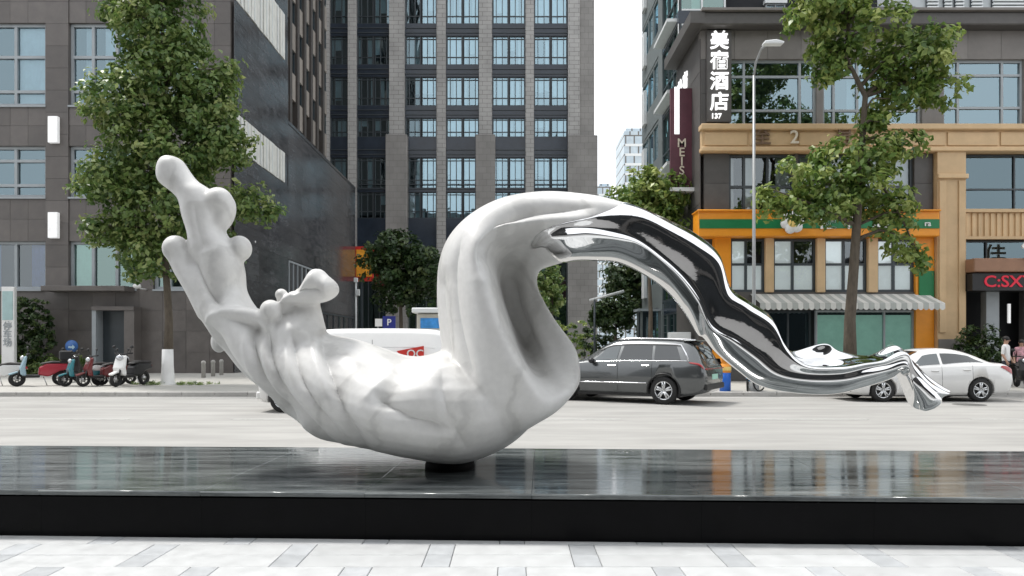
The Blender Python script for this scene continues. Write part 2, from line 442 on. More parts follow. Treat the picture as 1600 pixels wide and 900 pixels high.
# neck that curls over, C-shaped in section, running on as the steel ribbon
# rails: outer, front bulge, front rim, valley, fold, lower rim, back
R = [
 [(722, 645, 20), (760, 675, -70), (800, 675, -80), (830, 655, -62), (842, 645, -34), (845, 635, 0), (790, 645, 90)],
 [(710, 620, 20), (750, 652, -98), (812, 657, -108), (848, 646, -88), (866, 635, -62), (874, 626, -15), (795, 615, 105)],
 [(700, 590, 20), (742, 622, -114), (822, 634, -126), (864, 626, -106), (888, 612, -76), (898, 600, -20), (800, 585, 112)],
 [(693, 545, 20), (736, 560, -118), (816, 588, -136), (850, 602, -96), (882, 598, -84), (904, 580, -30), (800, 540, 112)],
 [(688, 500, 20), (726, 505, -112), (790, 520, -134), (822, 560, 14), (856, 556, -10), (898, 545, -10), (800, 490, 112)],
 [(686, 455, 20), (716, 455, -102), (770, 456, -128), (800, 488, 54), (834, 498, 20), (866, 497, 10), (790, 440, 112)],
 [(690, 412, 20), (714, 405, -96), (764, 403, -124), (790, 430, 58), (824, 446, 30), (842, 449, 24), (790, 400, 110)],
 [(703, 374, 20), (731, 367, -90), (786, 376, -112), (808, 400, 6), (828, 412, 0), (843, 423, 16), (790, 365, 110)],
 [(736, 340, 20), (766, 339, -86), (822, 364, -106), (836, 382, -68), (847, 396, -64), (860, 416, -10), (810, 345, 105)],
 [(786, 313, 20), (812, 321, -76), (864, 355, -95), (864, 374, -20), (872, 388, -58), (890, 411, -8), (850, 335, 100)],
 [(852, 301, 15), (868, 316, -66), (904, 350, -85), (902, 368, -26), (908, 383, -62), (924, 409, -18), (895, 340, 90)],
 [(920, 306, 10), (926, 322, -60), (937, 346, -75), (940, 372, -30), (952, 385, -60), (964, 411, -24), (945, 350, 80)],
 [(985, 326, 5), (986, 338, -50), (988, 358, -65), (985, 382, -34), (988, 393, -58), (1004, 427, -28), (990, 375, 70)],
 [(1040, 349, 0), (1036, 362, -45), (1032, 379, -58), (1024, 406, -36), (1022, 416, -50), (1040, 452, -30), (1035, 405, 60)],
 [(1084, 371, 0), (1080, 385, -40), (1071, 404, -52), (1057, 432, -38), (1052, 442, -48), (1068, 486, -30), (1072, 430, 50)],
 [(1118, 402, 0), (1111, 412, -38), (1098, 428, -48), (1084, 464, -44), (1078, 476, -46), (1088, 520, -26), (1098, 460, 45)],
 [(1136, 450, 0), (1128, 460, -35), (1114, 472, -46), (1104, 506, -52), (1098, 515, -44), (1098, 528, -20), (1120, 495, 40)],
 [(1166, 473, 0), (1158, 483, -35), (1148, 494, -46), (1140, 526, -54), (1130, 537, -44), (1118, 551, -15), (1145, 510, 38)],
 [(1198, 495, 0), (1190, 506, -35), (1184, 518, -46), (1176, 550, -52), (1165, 563, -42), (1149, 577, -15), (1178, 533, 36)],
 [(1211, 530, -5), (1209, 541, -38), (1208, 553, -48), (1206, 573, -48), (1197, 588, -40), (1185, 602, -15), (1203, 562, 32)],
 [(1243, 549, 20), (1243, 561, -6), (1243, 570, -46), (1243, 582, -48), (1242, 597, -40), (1236, 613, -12), (1243, 575, 40)],
 [(1302, 537, 34), (1297, 561, 26), (1294, 572, -44), (1294, 582, -46), (1296, 597, -40), (1297, 615, -10), (1300, 572, 50)],
 [(1324, 549, 30), (1326, 561, 0), (1330, 567, -42), (1333, 574, -44), (1340, 588, -38), (1347, 604, -10), (1330, 572, 42)],
 [(1362, 556, 14), (1362, 559, -15), (1363, 563, -36), (1366, 569, -40), (1374, 580, -34), (1386, 592, -10), (1366, 570, 30)],
 [(1396, 540, 0), (1398, 546, -18), (1399, 552, -32), (1399, 562, -36), (1402, 574, -28), (1402, 582, -8), (1402, 560, 25)],
 [(1420, 561, 0), (1418, 567, -18), (1414, 576, -30), (1408, 588, -36), (1410, 598, -26), (1414, 604, -8), (1418, 585, 25)],
 [(1444, 585, 0), (1440, 591, -16), (1436, 599, -28), (1426, 610, -32), (1422, 622, -24), (1424, 634, -5), (1436, 608, 22)],
 [(1466, 601, 0), (1462, 606, -14), (1456, 612, -24), (1446, 620, -28), (1440, 630, -20), (1440, 639, -5), (1455, 618, 18)],
 [(1483, 611, 0), (1480, 613, -6), (1476, 615, -12), (1468, 619, -14), (1462, 625, -10), (1458, 631, -3), (1470, 620, 8)]]
R = np.array(R, float)
E2 = R[:, 5, :] + (R[:, 6, :] - R[:, 5, :]) * np.array([0.22, 0.22, 0.72])
R = np.concatenate([R[:, :6], E2[:, None, :], R[:, 6:]], 1)       # rounds the far rim
for i_ in range(12, 20):                                          # narrow crest along the steel
    R[i_, 2, :2] = R[i_, 0, :2] + (R[i_, 2, :2] - R[i_, 0, :2]) * 0.62
    R[i_, 1, :2] = R[i_, 0, :2] + (R[i_, 1, :2] - R[i_, 0, :2]) * 0.55
for i_ in range(9, len(R)):
    k_ = R[i_, 2, 2]; q_ = max(0.35, min(1.0, abs(k_) / 60.0))
    R[i_, 3, 2], R[i_, 4, 2], R[i_, 5, 2] = k_ + 2 * q_, k_ + 4 * q_, k_ + 44 * q_
NS, NRAIL, _ = R.shape
RS = 8                                        # samples between rails
def rail_grid(s0, s1, ns):
    """rings between per-rail station limits s0, s1 (arrays of length NRAIL)"""
    th = np.linspace(0, NRAIL, NRAIL * RS, endpoint=False)
    a0 = cr1(np.array(s0)[:, None], th, True)[:, 0]; a1 = cr1(np.array(s1)[:, None], th, True)[:, 0]
    G = np.zeros((ns, len(th), 3))
    for i, q in enumerate(np.linspace(0, 1, ns)):
        ss = np.clip(a0 * (1 - q) + a1 * q, 0, NS - 1.0001)
        cols = np.stack([cr1(R[:, r, :], ss) for r in range(NRAIL)], 0)     # (rail, th, 3)
        for k in range(len(th)):
            G[i, k] = cr1(cols[:, k, :], [th[k]], True)[0]
    W = np.empty_like(G)
    W[..., 0] = (G[..., 0] - CX) * SK; W[..., 1] = SY + G[..., 1 + 1] * SK; W[..., 2] = CAMZ - (G[..., 1] - HY) * SK
    return W
SEAM = [12.2, 12.0, 11.3, 8.1, 8.4, 8.9, 9.6, 11.2]
capped(sb, rail_grid([0] * 8, SEAM, 76))

sculpture = tag(empty('sculpture', SP(702, 733, 0)), 'white marble sculpture with knobbed arm and mirror steel ribbon curling over, on black plinth', 'sculpture')
raw = sb.mesh('raw')
ro = bpy.data.objects.new('raw', raw); COL.objects.link(ro)
rm = ro.modifiers.new('r', 'REMESH'); rm.mode = 'VOXEL'; rm.voxel_size = 0.012; rm.adaptivity = 0
sm2 = ro.modifiers.new('s', 'SMOOTH'); sm2.factor = 0.5; sm2.iterations = 32
dg = bpy.context.evaluated_depsgraph_get(); dg.update()
body = bpy.data.meshes.new_from_object(ro.evaluated_get(dg))
bpy.data.objects.remove(ro)

def groove(V, N, line, width, depth, lee=2.9):
    """a drapery crease along a path in picture units: steep on its left flank, easing out on the right"""
    L = np.array(line, float)
    L = cr1(L, np.linspace(0, len(L) - 1, (len(L) - 1) * 10 + 1))
    q = np.stack([V[:, 0] / SK + CX, HY - (V[:, 2] - CAMZ) / SK], 1)
    best = np.full(len(q), 1e9); par = np.zeros(len(q)); sgn = np.ones(len(q))
    lo, hi = L.min(0) - 6 * width, L.max(0) + 6 * width
    idx = np.where((q[:, 0] > lo[0]) & (q[:, 0] < hi[0]) & (q[:, 1] > lo[1]) & (q[:, 1] < hi[1]))[0]
    for i in range(len(L) - 1):
        a, b = L[i], L[i + 1]; ab = b - a
        r_ = q[idx] - a
        t = np.clip((r_ @ ab) / (ab @ ab), 0, 1)
        dd = np.linalg.norm(r_ - t[:, None] * ab, axis=1)
        cl = dd < best[idx]
        best[idx[cl]] = dd[cl]; par[idx[cl]] = (i + t[cl]) / (len(L) - 1)
        sgn[idx[cl]] = np.sign(ab[0] * r_[cl, 1] - ab[1] * r_[cl, 0])
    fade = np.clip(np.minimum(par, 1 - par) / 0.22, 0, 1); fade = fade * fade * (3 - 2 * fade)
    front = np.clip((-N[:, 1] + 0.15) / 0.4, 0, 1)
    wd = np.where(sgn > 0, width * 0.8, width * lee * 0.7)
    a = -1.7 * depth * (np.exp(-np.sqrt(best ** 2 + 0.8) / wd)) + 0.25 * depth * np.exp(-((best - 2.2 * wd) / wd) ** 2)
    V += N * (a * fade * front * SK)[:, None]

nv = len(body.vertices)
V = np.empty(nv * 3); body.vertices.foreach_get('co', V); V = V.reshape(-1, 3)
N = np.empty(nv * 3); body.vertex_normals.foreach_get('vector', N); N = N.reshape(-1, 3)
for ln, wd, dp in [
    ([(417, 498), (419, 544), (431, 588), (454, 628), (492, 666)], 6, 10),
    ([(441, 505), (449, 556), (468, 606), (502, 650), (548, 692)], 7, 9),
    ([(472, 512), (488, 556), (506, 600), (536, 646), (576, 692)], 7, 8),
    ([(508, 515), (534, 556), (554, 602), (568, 646), (594, 700)], 8, 10),
    ([(347, 505), (368, 556), (404, 602), (452, 646)], 6, 7),
    ([(606, 600), (634, 624), (670, 648), (724, 660)], 16, 11),
    ([(700, 570), (712, 630), (738, 690)], 8, 4),
    ([(300, 395), (322, 430), (345, 462), (372, 480)], 14, 10),
    ([(316, 320), (322, 360), (334, 400)], 14, 4),
    ([(760, 452), (765, 405), (784, 370), (820, 349), (870, 339), (930, 338)], 10, 11),
    ([(784, 420), (790, 460), (812, 515), (842, 575)], 5, 5),
    ([(802, 430), (815, 490), (850, 570)], 4, 4),
    ([(730, 372), (716, 420), (717, 480), (730, 545), (752, 600)], 9, 5),
    ([(700, 420), (697, 470), (704, 530), (712, 570)], 5, 3),
    ([(470, 462), (495, 460), (522, 460)], 8, 6)]:
    groove(V, N, ln, wd, dp)
body.vertices.foreach_set('co', V.ravel()); body.update()
body.polygons.foreach_set('use_smooth', [True] * len(body.polygons))
body.name = 'marble_body'

def marble():
    m = bpy.data.materials.new('white_marble'); m.use_nodes = True
    n, l = m.node_tree.nodes, m.node_tree.links
    b = n['Principled BSDF']; b.inputs['Roughness'].default_value = 0.38
    geo = n.new('ShaderNodeNewGeometry')
    nz = n.new('ShaderNodeTexNoise'); nz.inputs['Scale'].default_value = 1.1; nz.inputs['Detail'].default_value = 8
    l.new(geo.outputs['Position'], nz.inputs['Vector'])
    mp = n.new('ShaderNodeVectorMath'); mp.operation = 'MULTIPLY_ADD'; mp.inputs[1].default_value = (1.1, 1.1, 1.1)
    l.new(nz.outputs['Color'], mp.inputs[0]); l.new(geo.outputs['Position'], mp.inputs[2])
    wv = n.new('ShaderNodeTexWave'); wv.inputs['Scale'].default_value = 0.55; wv.inputs['Distortion'].default_value = 7; wv.inputs['Detail'].default_value = 5; wv.inputs['Detail Scale'].default_value = 1.6
    l.new(mp.outputs[0], wv.inputs['Vector'])
    cr = n.new('ShaderNodeValToRGB')
    e = cr.color_ramp.elements
    e[0].position, e[0].color = 0.0, (0.56, 0.555, 0.54, 1)
    e[1].position, e[1].color = 0.10, (0.645, 0.64, 0.62, 1)
    k = cr.color_ramp.elements.new(0.5); k.color = (0.68, 0.675, 0.66, 1)
    l.new(wv.outputs['Fac'], cr.inputs[0])
    n3 = n.new('ShaderNodeTexNoise'); n3.inputs['Scale'].default_value = 16; n3.inputs['Detail'].default_value = 8
    l.new(geo.outputs['Position'], n3.inputs['Vector'])
    mr = n.new('ShaderNodeMapRange'); mr.inputs['To Min'].default_value = 0.88; mr.inputs['To Max'].default_value = 1.08
    l.new(n3.outputs['Fac'], mr.inputs['Value'])
    vm = n.new('ShaderNodeVectorMath'); vm.operation = 'SCALE'
    l.new(cr.outputs[0], vm.inputs[0]); l.new(mr.outputs[0], vm.inputs['Scale']); l.new(vm.outputs[0], b.inputs['Base Color'])
    bp = n.new('ShaderNodeBump'); bp.inputs['Strength'].default_value = 0.10; bp.inputs['Distance'].default_value = 0.01
    l.new(n3.outputs['Fac'], bp.inputs['Height']); l.new(bp.outputs[0], b.inputs['Normal'])
    return m
link('marble_body', body, marble(), sculpture)

# mirror steel ribbon
M_CHROME = mat('mirror_steel', (0.80, 0.80, 0.80), 0.035, metal=1, var=0.05, bump=0.05, bscale=4.0, bdist=0.02)
s0 = [a - 0.35 for a in SEAM]
G = rail_grid(s0, [NS - 1.001] * 8, 170)
cb = MB(); capped(cb, G)
cme = cb.mesh('steel_ribbon')
nv = len(cme.vertices)
V = np.empty(nv * 3); cme.vertices.foreach_get('co', V); V = V.reshape(-1, 3)
N = np.empty(nv * 3); cme.vertex_normals.foreach_get('vector', N); N = N.reshape(-1, 3)
ring = np.minimum(np.arange(nv) // (NRAIL * RS), 169)
V += N * (0.006 * np.exp(-ring / 14.0) + 0.001)[:, None]
cme.vertices.foreach_set('co', V.ravel()); cme.update()
link('steel_ribbon', cme, M_CHROME, sculpture)
# forked foot of the ribbon's tip
fk = MB()
edge_loft(fk, [(1404, 585, 1418, 578, 8, -18), (1412, 605, 1430, 594, 14, -22), (1424, 628, 1450, 612, 18, -20), (1428, 638, 1460, 624, 14, -18), (1436, 641, 1456, 634, 5, -16)], nr=20)
fk.build('ribbon_tip', M_CHROME, sculpture)
# black steel foot on the slab
bz = MB(); bz.lathe([(0.0, PLZ - 0.005), (0.24, PLZ - 0.005), (0.24, PLZ + 0.05), (0.22, PLZ + 0.10), (0.30, PLZ + 0.22), (0.0, PLZ + 0.24)], o=(PX(703, SY), SY, 0), n=28)
bz.build('steel_foot', mat('black_steel', (0.004, 0.004, 0.004), 0.7, spec=0.1), sculpture)

# ------------------------------------------------------------------ facade tools
class Face:
    """a vertical facade: a runs along it, z up, n outwards"""
    def __init__(s, kind, pos): s.kind, s.pos = kind, pos        # 'front': faces -Y at y=pos; 'east': faces +X at x=pos; 'west': faces -X
    def box(s, mb, a0, a1, z0, z1, n0, n1):
        if s.kind == 'front': mb.box(a0, a1, s.pos - n1, s.pos - n0, z0, z1)
        elif s.kind == 'east': mb.box(s.pos + n0, s.pos + n1, a0, a1, z0, z1)
        else: mb.box(s.pos - n1, s.pos - n0, a0, a1, z0, z1)
    def pt(s, a, z, n):
        return {'front': (a, s.pos - n, z), 'east': (s.pos + n, a, z), 'west': (s.pos - n, a, z)}[s.kind]

PCACHE = {}
def panels(parent, fc, a0, a1, z0, z1, pw, ph, m, thick=0.06, name='stone_panel', joint=0.012, jitter=0.004, stagger=False, n=0.0):
    """cladding panels, each an object"""
    nx, nz = max(1, round((a1 - a0) / pw)), max(1, round((z1 - z0) / ph))
    w_, h_ = (a1 - a0) / nx, (z1 - z0) / nz
    key = (name, fc.kind, round(w_, 3), round(h_, 3), thick, m.name)
    if key not in PCACHE:
        mb = MB(); f0 = Face(fc.kind, 0.0)
        f0.box(mb, -w_ / 2 + joint / 2, w_ / 2 - joint / 2, -h_ / 2 + joint / 2, h_ / 2 - joint / 2, 0, thick)
        PCACHE[key] = mb.mesh(name); PCACHE[key].materials.append(m)
    for i in range(nx):
        for j in range(nz):
            link(name, PCACHE[key], m, parent, fc.pt(a0 + (i + 0.5) * w_, z0 + (j + 0.5) * h_, n + random.uniform(-jitter, jitter)))

def corr(fc, a0, a1, z0, z1, n, amp, step):
    """hanging curtain with folds"""
    mb = MB(); k = max(3, int((a1 - a0) / step))
    vs, fs = [], []
    ph = random.random() * 6
    for i in range(k + 1):
        a = a0 + (a1 - a0) * i / k
        nn = n + amp * math.sin(i * 2.1 + ph) * (0.6 + 0.4 * math.sin(i * 0.7 + ph))
        vs += [fc.pt(a, z0, nn), fc.pt(a, z1, nn * 0.5 + n * 0.5)]
    fs = [(2 * i, 2 * i + 2, 2 * i + 3, 2 * i + 1) for i in range(k)]
    return mb.add(vs, fs, True)

def window(parent, fc, a0, a1, z0, z1, vb=(), hb=(), fm=None, pm=None, depth=0.12, bar=0.05, curtain=0.0, cm=None, n=-0.14, edge=None, name='window', cw=None):
    """frame with bars; glass pane and curtain are its sub-parts"""
    fm = fm or M_FRAME; pm = pm or M_PANE; edge = edge or bar
    mb = MB()
    fc.box(mb, a0, a0 + edge, z0, z1, n - depth, n); fc.box(mb, a1 - edge, a1, z0, z1, n - depth, n)
    fc.box(mb, a0 + edge, a1 - edge, z0, z0 + edge, n - depth, n - 0.002); fc.box(mb, a0 + edge, a1 - edge, z1 - edge, z1, n - depth, n - 0.002)
    for f_ in vb:
        a = a0 + (a1 - a0) * f_; fc.box(mb, a - bar / 2, a + bar / 2, z0 + edge, z1 - edge, n - depth, n - 0.004)
    for f_ in hb:
        z = z0 + (z1 - z0) * f_; fc.box(mb, a0 + edge, a1 - edge, z - bar / 2, z + bar / 2, n - depth, n - 0.008)
    w_ = mb.build(name, fm, parent)
    cuts = [0.0] + sorted(vb) + [1.0]
    for i in range(len(cuts) - 1):
        p0, p1 = a0 + (a1 - a0) * cuts[i], a0 + (a1 - a0) * cuts[i + 1]
        t = random.uniform(-0.012, 0.012)
        pn = n - depth * 0.6
        gq = MB().add([fc.pt(p0 + 0.01, z0 + 0.01, pn + t), fc.pt(p1 - 0.01, z0 + 0.01, pn - t), fc.pt(p1 - 0.01, z1 - 0.01, pn - t * 0.6), fc.pt(p0 + 0.01, z1 - 0.01, pn + t * 1.2)], [(0, 1, 2, 3)])
        link('pane', gq.mesh('pane', recalc=False), pm, w_)
        if curtain and random.random() < curtain:
            full = random.random()
            c0, c1 = p0 + 0.03, p1 - 0.03
            if full < 0.4:
                if random.random() < 0.5: c1 = c0 + (c1 - c0) * random.uniform(0.35, 0.8)
                else: c0 = c1 - (c1 - c0) * random.uniform(0.35, 0.8)
            zb = z0 + 0.03 if full < 0.8 else z0 + (z1 - z0) * random.uniform(0.2, 0.6)
            link('curtain', corr(fc, c0, c1, zb, z1 - 0.03, n - depth - 0.07, 0.03, 0.09).mesh('curtain', recalc=False), cm or M_CURT, w_)
    return w_

def text(parent, s, u_size, loc, mat_, rot=(math.pi / 2, 0, 0), depth=0.03, name='lettering', align='CENTER', sx=1.0, local=False):
    cu = bpy.data.curves.new(name, 'FONT'); cu.body = s; cu.size = u_size; cu.extrude = depth; cu.align_x = align; cu.align_y = 'CENTER'
    cu.resolution_u = 3; cu.offset = u_size * 0.012
    to = bpy.data.objects.new('t', cu); COL.objects.link(to)
    dg = bpy.context.evaluated_depsgraph_get()
    me = bpy.data.meshes.new_from_object(to.evaluated_get(dg)); bpy.data.objects.remove(to)
    me.materials.clear(); me.materials.append(mat_)
    o = link(name, me, mat_, parent, loc, local)
    o.rotation_euler = rot; o.scale = (sx, 1, 1)
    return o

# ------------------------------------------------------------------ left stone building
LY, LX = 37.0, -13.95
LF = Face('front', LY)
lz = lambda v: PZ(v, LY)
lx = lambda u: PX(u, LY)
lb = tag(empty('stone_building', (LX - 6, LY, pave_z)), 'grey stone clad building with large gridded windows behind the left scooters', 'building')
MB().box(-46, LX - 0.9, LY + 0.9, 64.8, pave_z, 15.2).build('inner_block', M_DARK, lb)
MB().box(-46, LX - 0.9, LY + 0.9, 45.6, 15.2, 27.0).build('inner_block', M_DARK, lb)
rows = [(36, 165), (228, 308), (377, 452)]
cols = [(-175, -75), (-40, 72), (108, 214), (240, 310)]
topz = 26.5
base_z = pave_z
# wall piers and bands around the openings, clad in panels
MB().box(-46, LX - 0.02, LY + 0.02, LY + 0.35, pave_z, lz(452) - 0.02).build('wall', M_STONE, lb)
MB().box(-46, lx(-260) - 0.01, LY - 0.02, LY + 0.45, pave_z, topz).build('wall_pier', M_STONE, lb)
MB().box(-46, LX - 0.62, LY + 0.46, LY + 0.9, topz - 0.3, topz + 0.2).build('roof_edge', M_STONE, lb)
edges = [-260] + [x for c in cols for x in c] + [361]
for i in range(0, len(edges), 2):
    a0, a1 = lx(edges[i]), lx(edges[i + 1])
    MB().box(a0 + 0.02, a1 - 0.02, LY + 0.005, LY + 0.45, lz(452), topz).build('wall_pier', M_STONE, lb)
    panels(lb, LF, a0, a1, lz(452), lz(0) + 1.0, 1.05, 1.12, M_STONE)
bands = [(lz(452), lz(452) + 0.0), (lz(377), lz(308)), (lz(228), lz(165)), (lz(36), topz)]
for z0, z1 in bands[1:]:
    for c in cols:
        a0, a1 = lx(c[0]), lx(c[1])
        MB().box(a0, a1, LY + 0.03, LY + 0.45, z0, z1).build('spandrel', M_STONE, lb)
        panels(lb, LF, a0, a1, z0, min(z1, lz(0) + 1.0), 0.85, 1.05, M_STONE, thick=0.03, n=-0.02)
panels(lb, LF, lx(72), LX, pave_z, lz(452), 1.15, 0.95, M_STONE)
for ri, (v0, v1) in enumerate(rows):
    for ci, c in enumerate(cols):
        a0, a1 = lx(c[0]), lx(c[1])
        blue = ri == 2 and ci <= 1
        window(lb, LF, a0, a1, lz(v1), lz(v0), vb=(0.55,) if ci == 1 else (0.33, 0.68), hb=(0.18, 0.6) if ri == 0 else ((0.24, 0.72) if ri == 1 else ()), bar=0.14, depth=0.2,
               fm=M_FRAME, pm=M_PANEC if blue else (M_PANET if ri == 2 else M_PANE), curtain=1.0 if blue else (0.75 if ri == 0 else 0.35), cm=M_CURTB if blue else None)
        MB().box(a0 - 0.02, a1 + 0.02, LY - 0.1, LY + 0.3, lz(v1) - 0.09, lz(v1) - 0.002).build('sill', M_FRAME, lb)
# entrance recess and canopy
rx0, rx1 = lx(163), lx(206)
MB().box(lx(85), lx(212), LY - 1.1, LY - 0.07, lz(457), lz(449)).build('canopy', M_STONE, lb, bevel=0.02)
MB().box(rx0 - 0.2, rx0, LY - 0.75, LY - 0.07, pave_z, lz(486)).build('entrance_jamb', M_FRAME, lb)
MB().box(rx1, rx1 + 0.5, LY - 0.75, LY - 0.07, pave_z, lz(486)).build('entrance_jamb', M_STONE, lb)
MB().box(rx0 - 0.2, rx1 + 0.5, LY - 0.8, LY - 0.07, lz(486), lz(480)).build('entrance_lintel', M_STONE, lb)
MB().box(rx0 + 0.01, rx1 - 0.01, LY - 0.12, LY - 0.072, pave_z, lz(486) - 0.01).build('door', M_FRAMED, lb)
M_LAMPW = mat('lamp_white', (0.85, 0.85, 0.85), 0.4, emit=(1, 1, 1, 0.15))
for v0, v1 in ((184, 225), (333, 373)):
    MB().box(lx(80), lx(95), LY - 0.3, LY - 0.066, lz(v1), lz(v0)).build('wall_lamp', M_LAMPW, lb, bevel=0.02)
for (u, v, yy) in ((214, 447, LY - 1.0), (395, 378, None)):
    mb = MB()
    if yy: c = P(u, v, yy); mb.tube([c, c + Vector((0, 0.4, -0.1)), c + Vector((0, 0.95, -0.1))], 0.04, 6); mb.sphere(c, 0.16, 10, 6, (1.3, 1, .8))
    else: c = P(u, v, 40.1); mb.tube([c, (LX + 0.02, 40.1, c.z)], 0.04, 6); mb.sphere(c, 0.14, 10, 6, (1.3, 1, .8))
    mb.build('spotlight', M_WHITE, lb)
# east flank: tall bay, then the low podium wall
LE = Face('east', LX)
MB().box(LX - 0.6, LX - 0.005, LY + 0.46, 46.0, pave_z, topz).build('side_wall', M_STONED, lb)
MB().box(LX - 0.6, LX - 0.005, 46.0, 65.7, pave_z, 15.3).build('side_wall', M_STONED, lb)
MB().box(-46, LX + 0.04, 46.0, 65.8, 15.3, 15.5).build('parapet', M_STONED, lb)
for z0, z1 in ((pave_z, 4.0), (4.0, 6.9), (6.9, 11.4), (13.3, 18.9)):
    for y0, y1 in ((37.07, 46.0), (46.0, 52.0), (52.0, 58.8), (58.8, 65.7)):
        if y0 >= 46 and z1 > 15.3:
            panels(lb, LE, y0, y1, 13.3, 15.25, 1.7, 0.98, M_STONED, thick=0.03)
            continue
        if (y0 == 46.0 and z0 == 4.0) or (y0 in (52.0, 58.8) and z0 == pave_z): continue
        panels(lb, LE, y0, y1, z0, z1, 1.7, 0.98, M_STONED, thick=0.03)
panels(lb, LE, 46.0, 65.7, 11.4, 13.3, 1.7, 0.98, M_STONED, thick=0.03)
M_LOUV = mat('louvre_white', (0.66, 0.66, 0.62), 0.6, var=0.15, scale=2)
for z0, z1 in ((11.45, 13.25), (18.95, 21.7), (24.2, 26.3)):
    for k in range(8):
        y0 = 37.4 + k * 0.98
        MB().box(LX - 0.02, LX + (0.07 if k % 3 else 0.04), y0 + 0.05, y0 + 0.93, z0, z1).build('louvre_panel', M_LOUV, lb)
        MB().box(LX + 0.072, LX + 0.11, y0 + 0.44, y0 + 0.52, z0 + 0.05, z1 - 0.05).build('louvre_rib', M_FRAMEW, lb)
window(lb, LE, 46.1, 51.9, 4.1, 6.8, vb=(0.17, 0.33, 0.5, 0.67, 0.83), bar=0.1, fm=M_FRAME, pm=M_PANET, curtain=0.8, n=0.06)
window(lb, LE, 52.2, 65.0, 0.3, 3.9, vb=(0.14, 0.28, 0.43, 0.57, 0.71, 0.86), bar=0.1, fm=M_FRAMED, pm=M_PANET, curtain=0.4, n=0.06)
# illuminated orange shop sign at the far corner
M_ORSIGN = mat('orange_sign', (0.85, 0.36, 0.03), 0.4, var=0.35, scale=1.2)
M_REDSIGN = mat('red_sign', (0.55, 0.03, 0.02), 0.4)
osn = tag(empty('shop_sign', P(570, 440, 66.3)), 'orange and red shop sign beside the round dark tree', 'sign')
c0, c1 = P(551, 474, 66.3), P(583, 385, 66.3)
MB().box(c0.x, c1.x, 66.3, 66.6, c0.z + 2, c1.z).build('frame', M_REDSIGN, osn)
MB().box(c0.x + 0.35, c1.x - 0.1, 66.2, 66.295, c0.z + 2.4, c1.z - 0.3).build('sign_face', M_ORSIGN, osn)
MB().box(c0.x + 0.7, c0.x + 0.9, 66.35, 66.55, pave_z, c0.z + 2).build('post', M_FRAMED, osn)

# ------------------------------------------------------------------ high-rise behind the stone building
M_BRONZE = mat('bronze_cladding', (0.055, 0.047, 0.042), 0.5, var=0.2)
M_BEIGE = mat('beige_panel', (0.25, 0.225, 0.2), 0.6, var=0.15, objvar=0.1)
hr = tag(empty('apartment_block', (-20, 52, 15.5)), 'dark brown apartment block with staggered pale panels behind the stone building', 'building')
HX = -14.55
HE = Face('east', HX)
MB().box(-40, HX - 0.25, 46.3, 58.0, 15.5, 60).build('wall', M_BRONZE, hr)
for k in range(7):
    y0 = 46.3 + k * 1.67
    MB().box(HX - 0.248, HX + 0.15, y0, y0 + 0.5, 15.5, 60).build('fin', M_BRONZE, hr)
    for j in range(8):
        z0 = 16.2 + j * 3.3 + (1.6 if k % 2 else 0)
        MB().box(HX - 0.247, HX + 0.02, y0 + 0.5, y0 + 1.67, z0, z0 + 1.75).build('panel', M_BEIGE, hr)
        window(hr, HE, y0 + 0.5, y0 + 1.67, z0 + 1.76, z0 + 3.29, fm=M_FRAMED, pm=M_PANED, n=-0.05, depth=0.1)

# ------------------------------------------------------------------ central tower
TY = 72.0
TF = Face('front', TY)
tx = lambda u: PX(u, TY)
tz = lambda v: PZ(v, TY)
def courses(name, c1, c2, bw, bh, mort=0.012):
    m = bpy.data.materials.new(name); m.use_nodes = True
    n, l = m.node_tree.nodes, m.node_tree.links
    b = n['Principled BSDF']; b.inputs['Roughness'].default_value = 0.75
    geo = n.new('ShaderNodeNewGeometry'); sp = n.new('ShaderNodeSeparateXYZ'); cb_ = n.new('ShaderNodeCombineXYZ')
    l.new(geo.outputs['Position'], sp.inputs[0])
    ad = n.new('ShaderNodeMath'); l.new(sp.outputs['X'], ad.inputs[0]); l.new(sp.outputs['Y'], ad.inputs[1])
    l.new(ad.outputs[0], cb_.inputs[0]); l.new(sp.outputs['Z'], cb_.inputs[1])
    br = n.new('ShaderNodeTexBrick'); br.inputs['Scale'].default_value = 1.0
    br.inputs['Brick Width'].default_value = bw; br.inputs['Row Height'].default_value = bh; br.inputs['Mortar Size'].default_value = mort
    br.inputs['Color1'].default_value = (*c1, 1); br.inputs['Color2'].default_value = (*c2, 1); br.inputs['Mortar'].default_value = (0.15, 0.143, 0.135, 1)
    l.new(cb_.outputs[0], br.inputs['Vector'])
    nz = n.new('ShaderNodeTexNoise'); nz.inputs['Scale'].default_value = 0.5; nz.inputs['Detail'].default_value = 8
    l.new(geo.outputs['Position'], nz.inputs['Vector'])
    mr = n.new('ShaderNodeMapRange'); mr.inputs['To Min'].default_value = 0.7; mr.inputs['To Max'].default_value = 1.3
    l.new(nz.outputs['Fac'], mr.inputs['Value'])
    vm = n.new('ShaderNodeVectorMath'); vm.operation = 'SCALE'
    l.new(br.outputs['Color'], vm.inputs[0]); l.new(mr.outputs[0], vm.inputs['Scale']); l.new(vm.outputs[0], b.inputs['Base Color'])
    bp = n.new('ShaderNodeBump'); bp.inputs['Strength'].default_value = 0.4; bp.inputs['Distance'].default_value = 0.02; bp.invert = True
    l.new(br.outputs['Fac'], bp.inputs['Height']); l.new(bp.outputs[0], b.inputs['Normal'])
    return m
M_COL = courses('column_brick', (0.355, 0.348, 0.338), (0.39, 0.382, 0.37), 0.9, 0.42, 0.018)
M_COLB = courses('column_stone', (0.24, 0.23, 0.22), (0.265, 0.255, 0.243), 0.75, 0.6, 0.012)
M_SPAN = mat('spandrel_glass', (0.026, 0.036, 0.052), 0.18, var=0.3, scale=0.8)
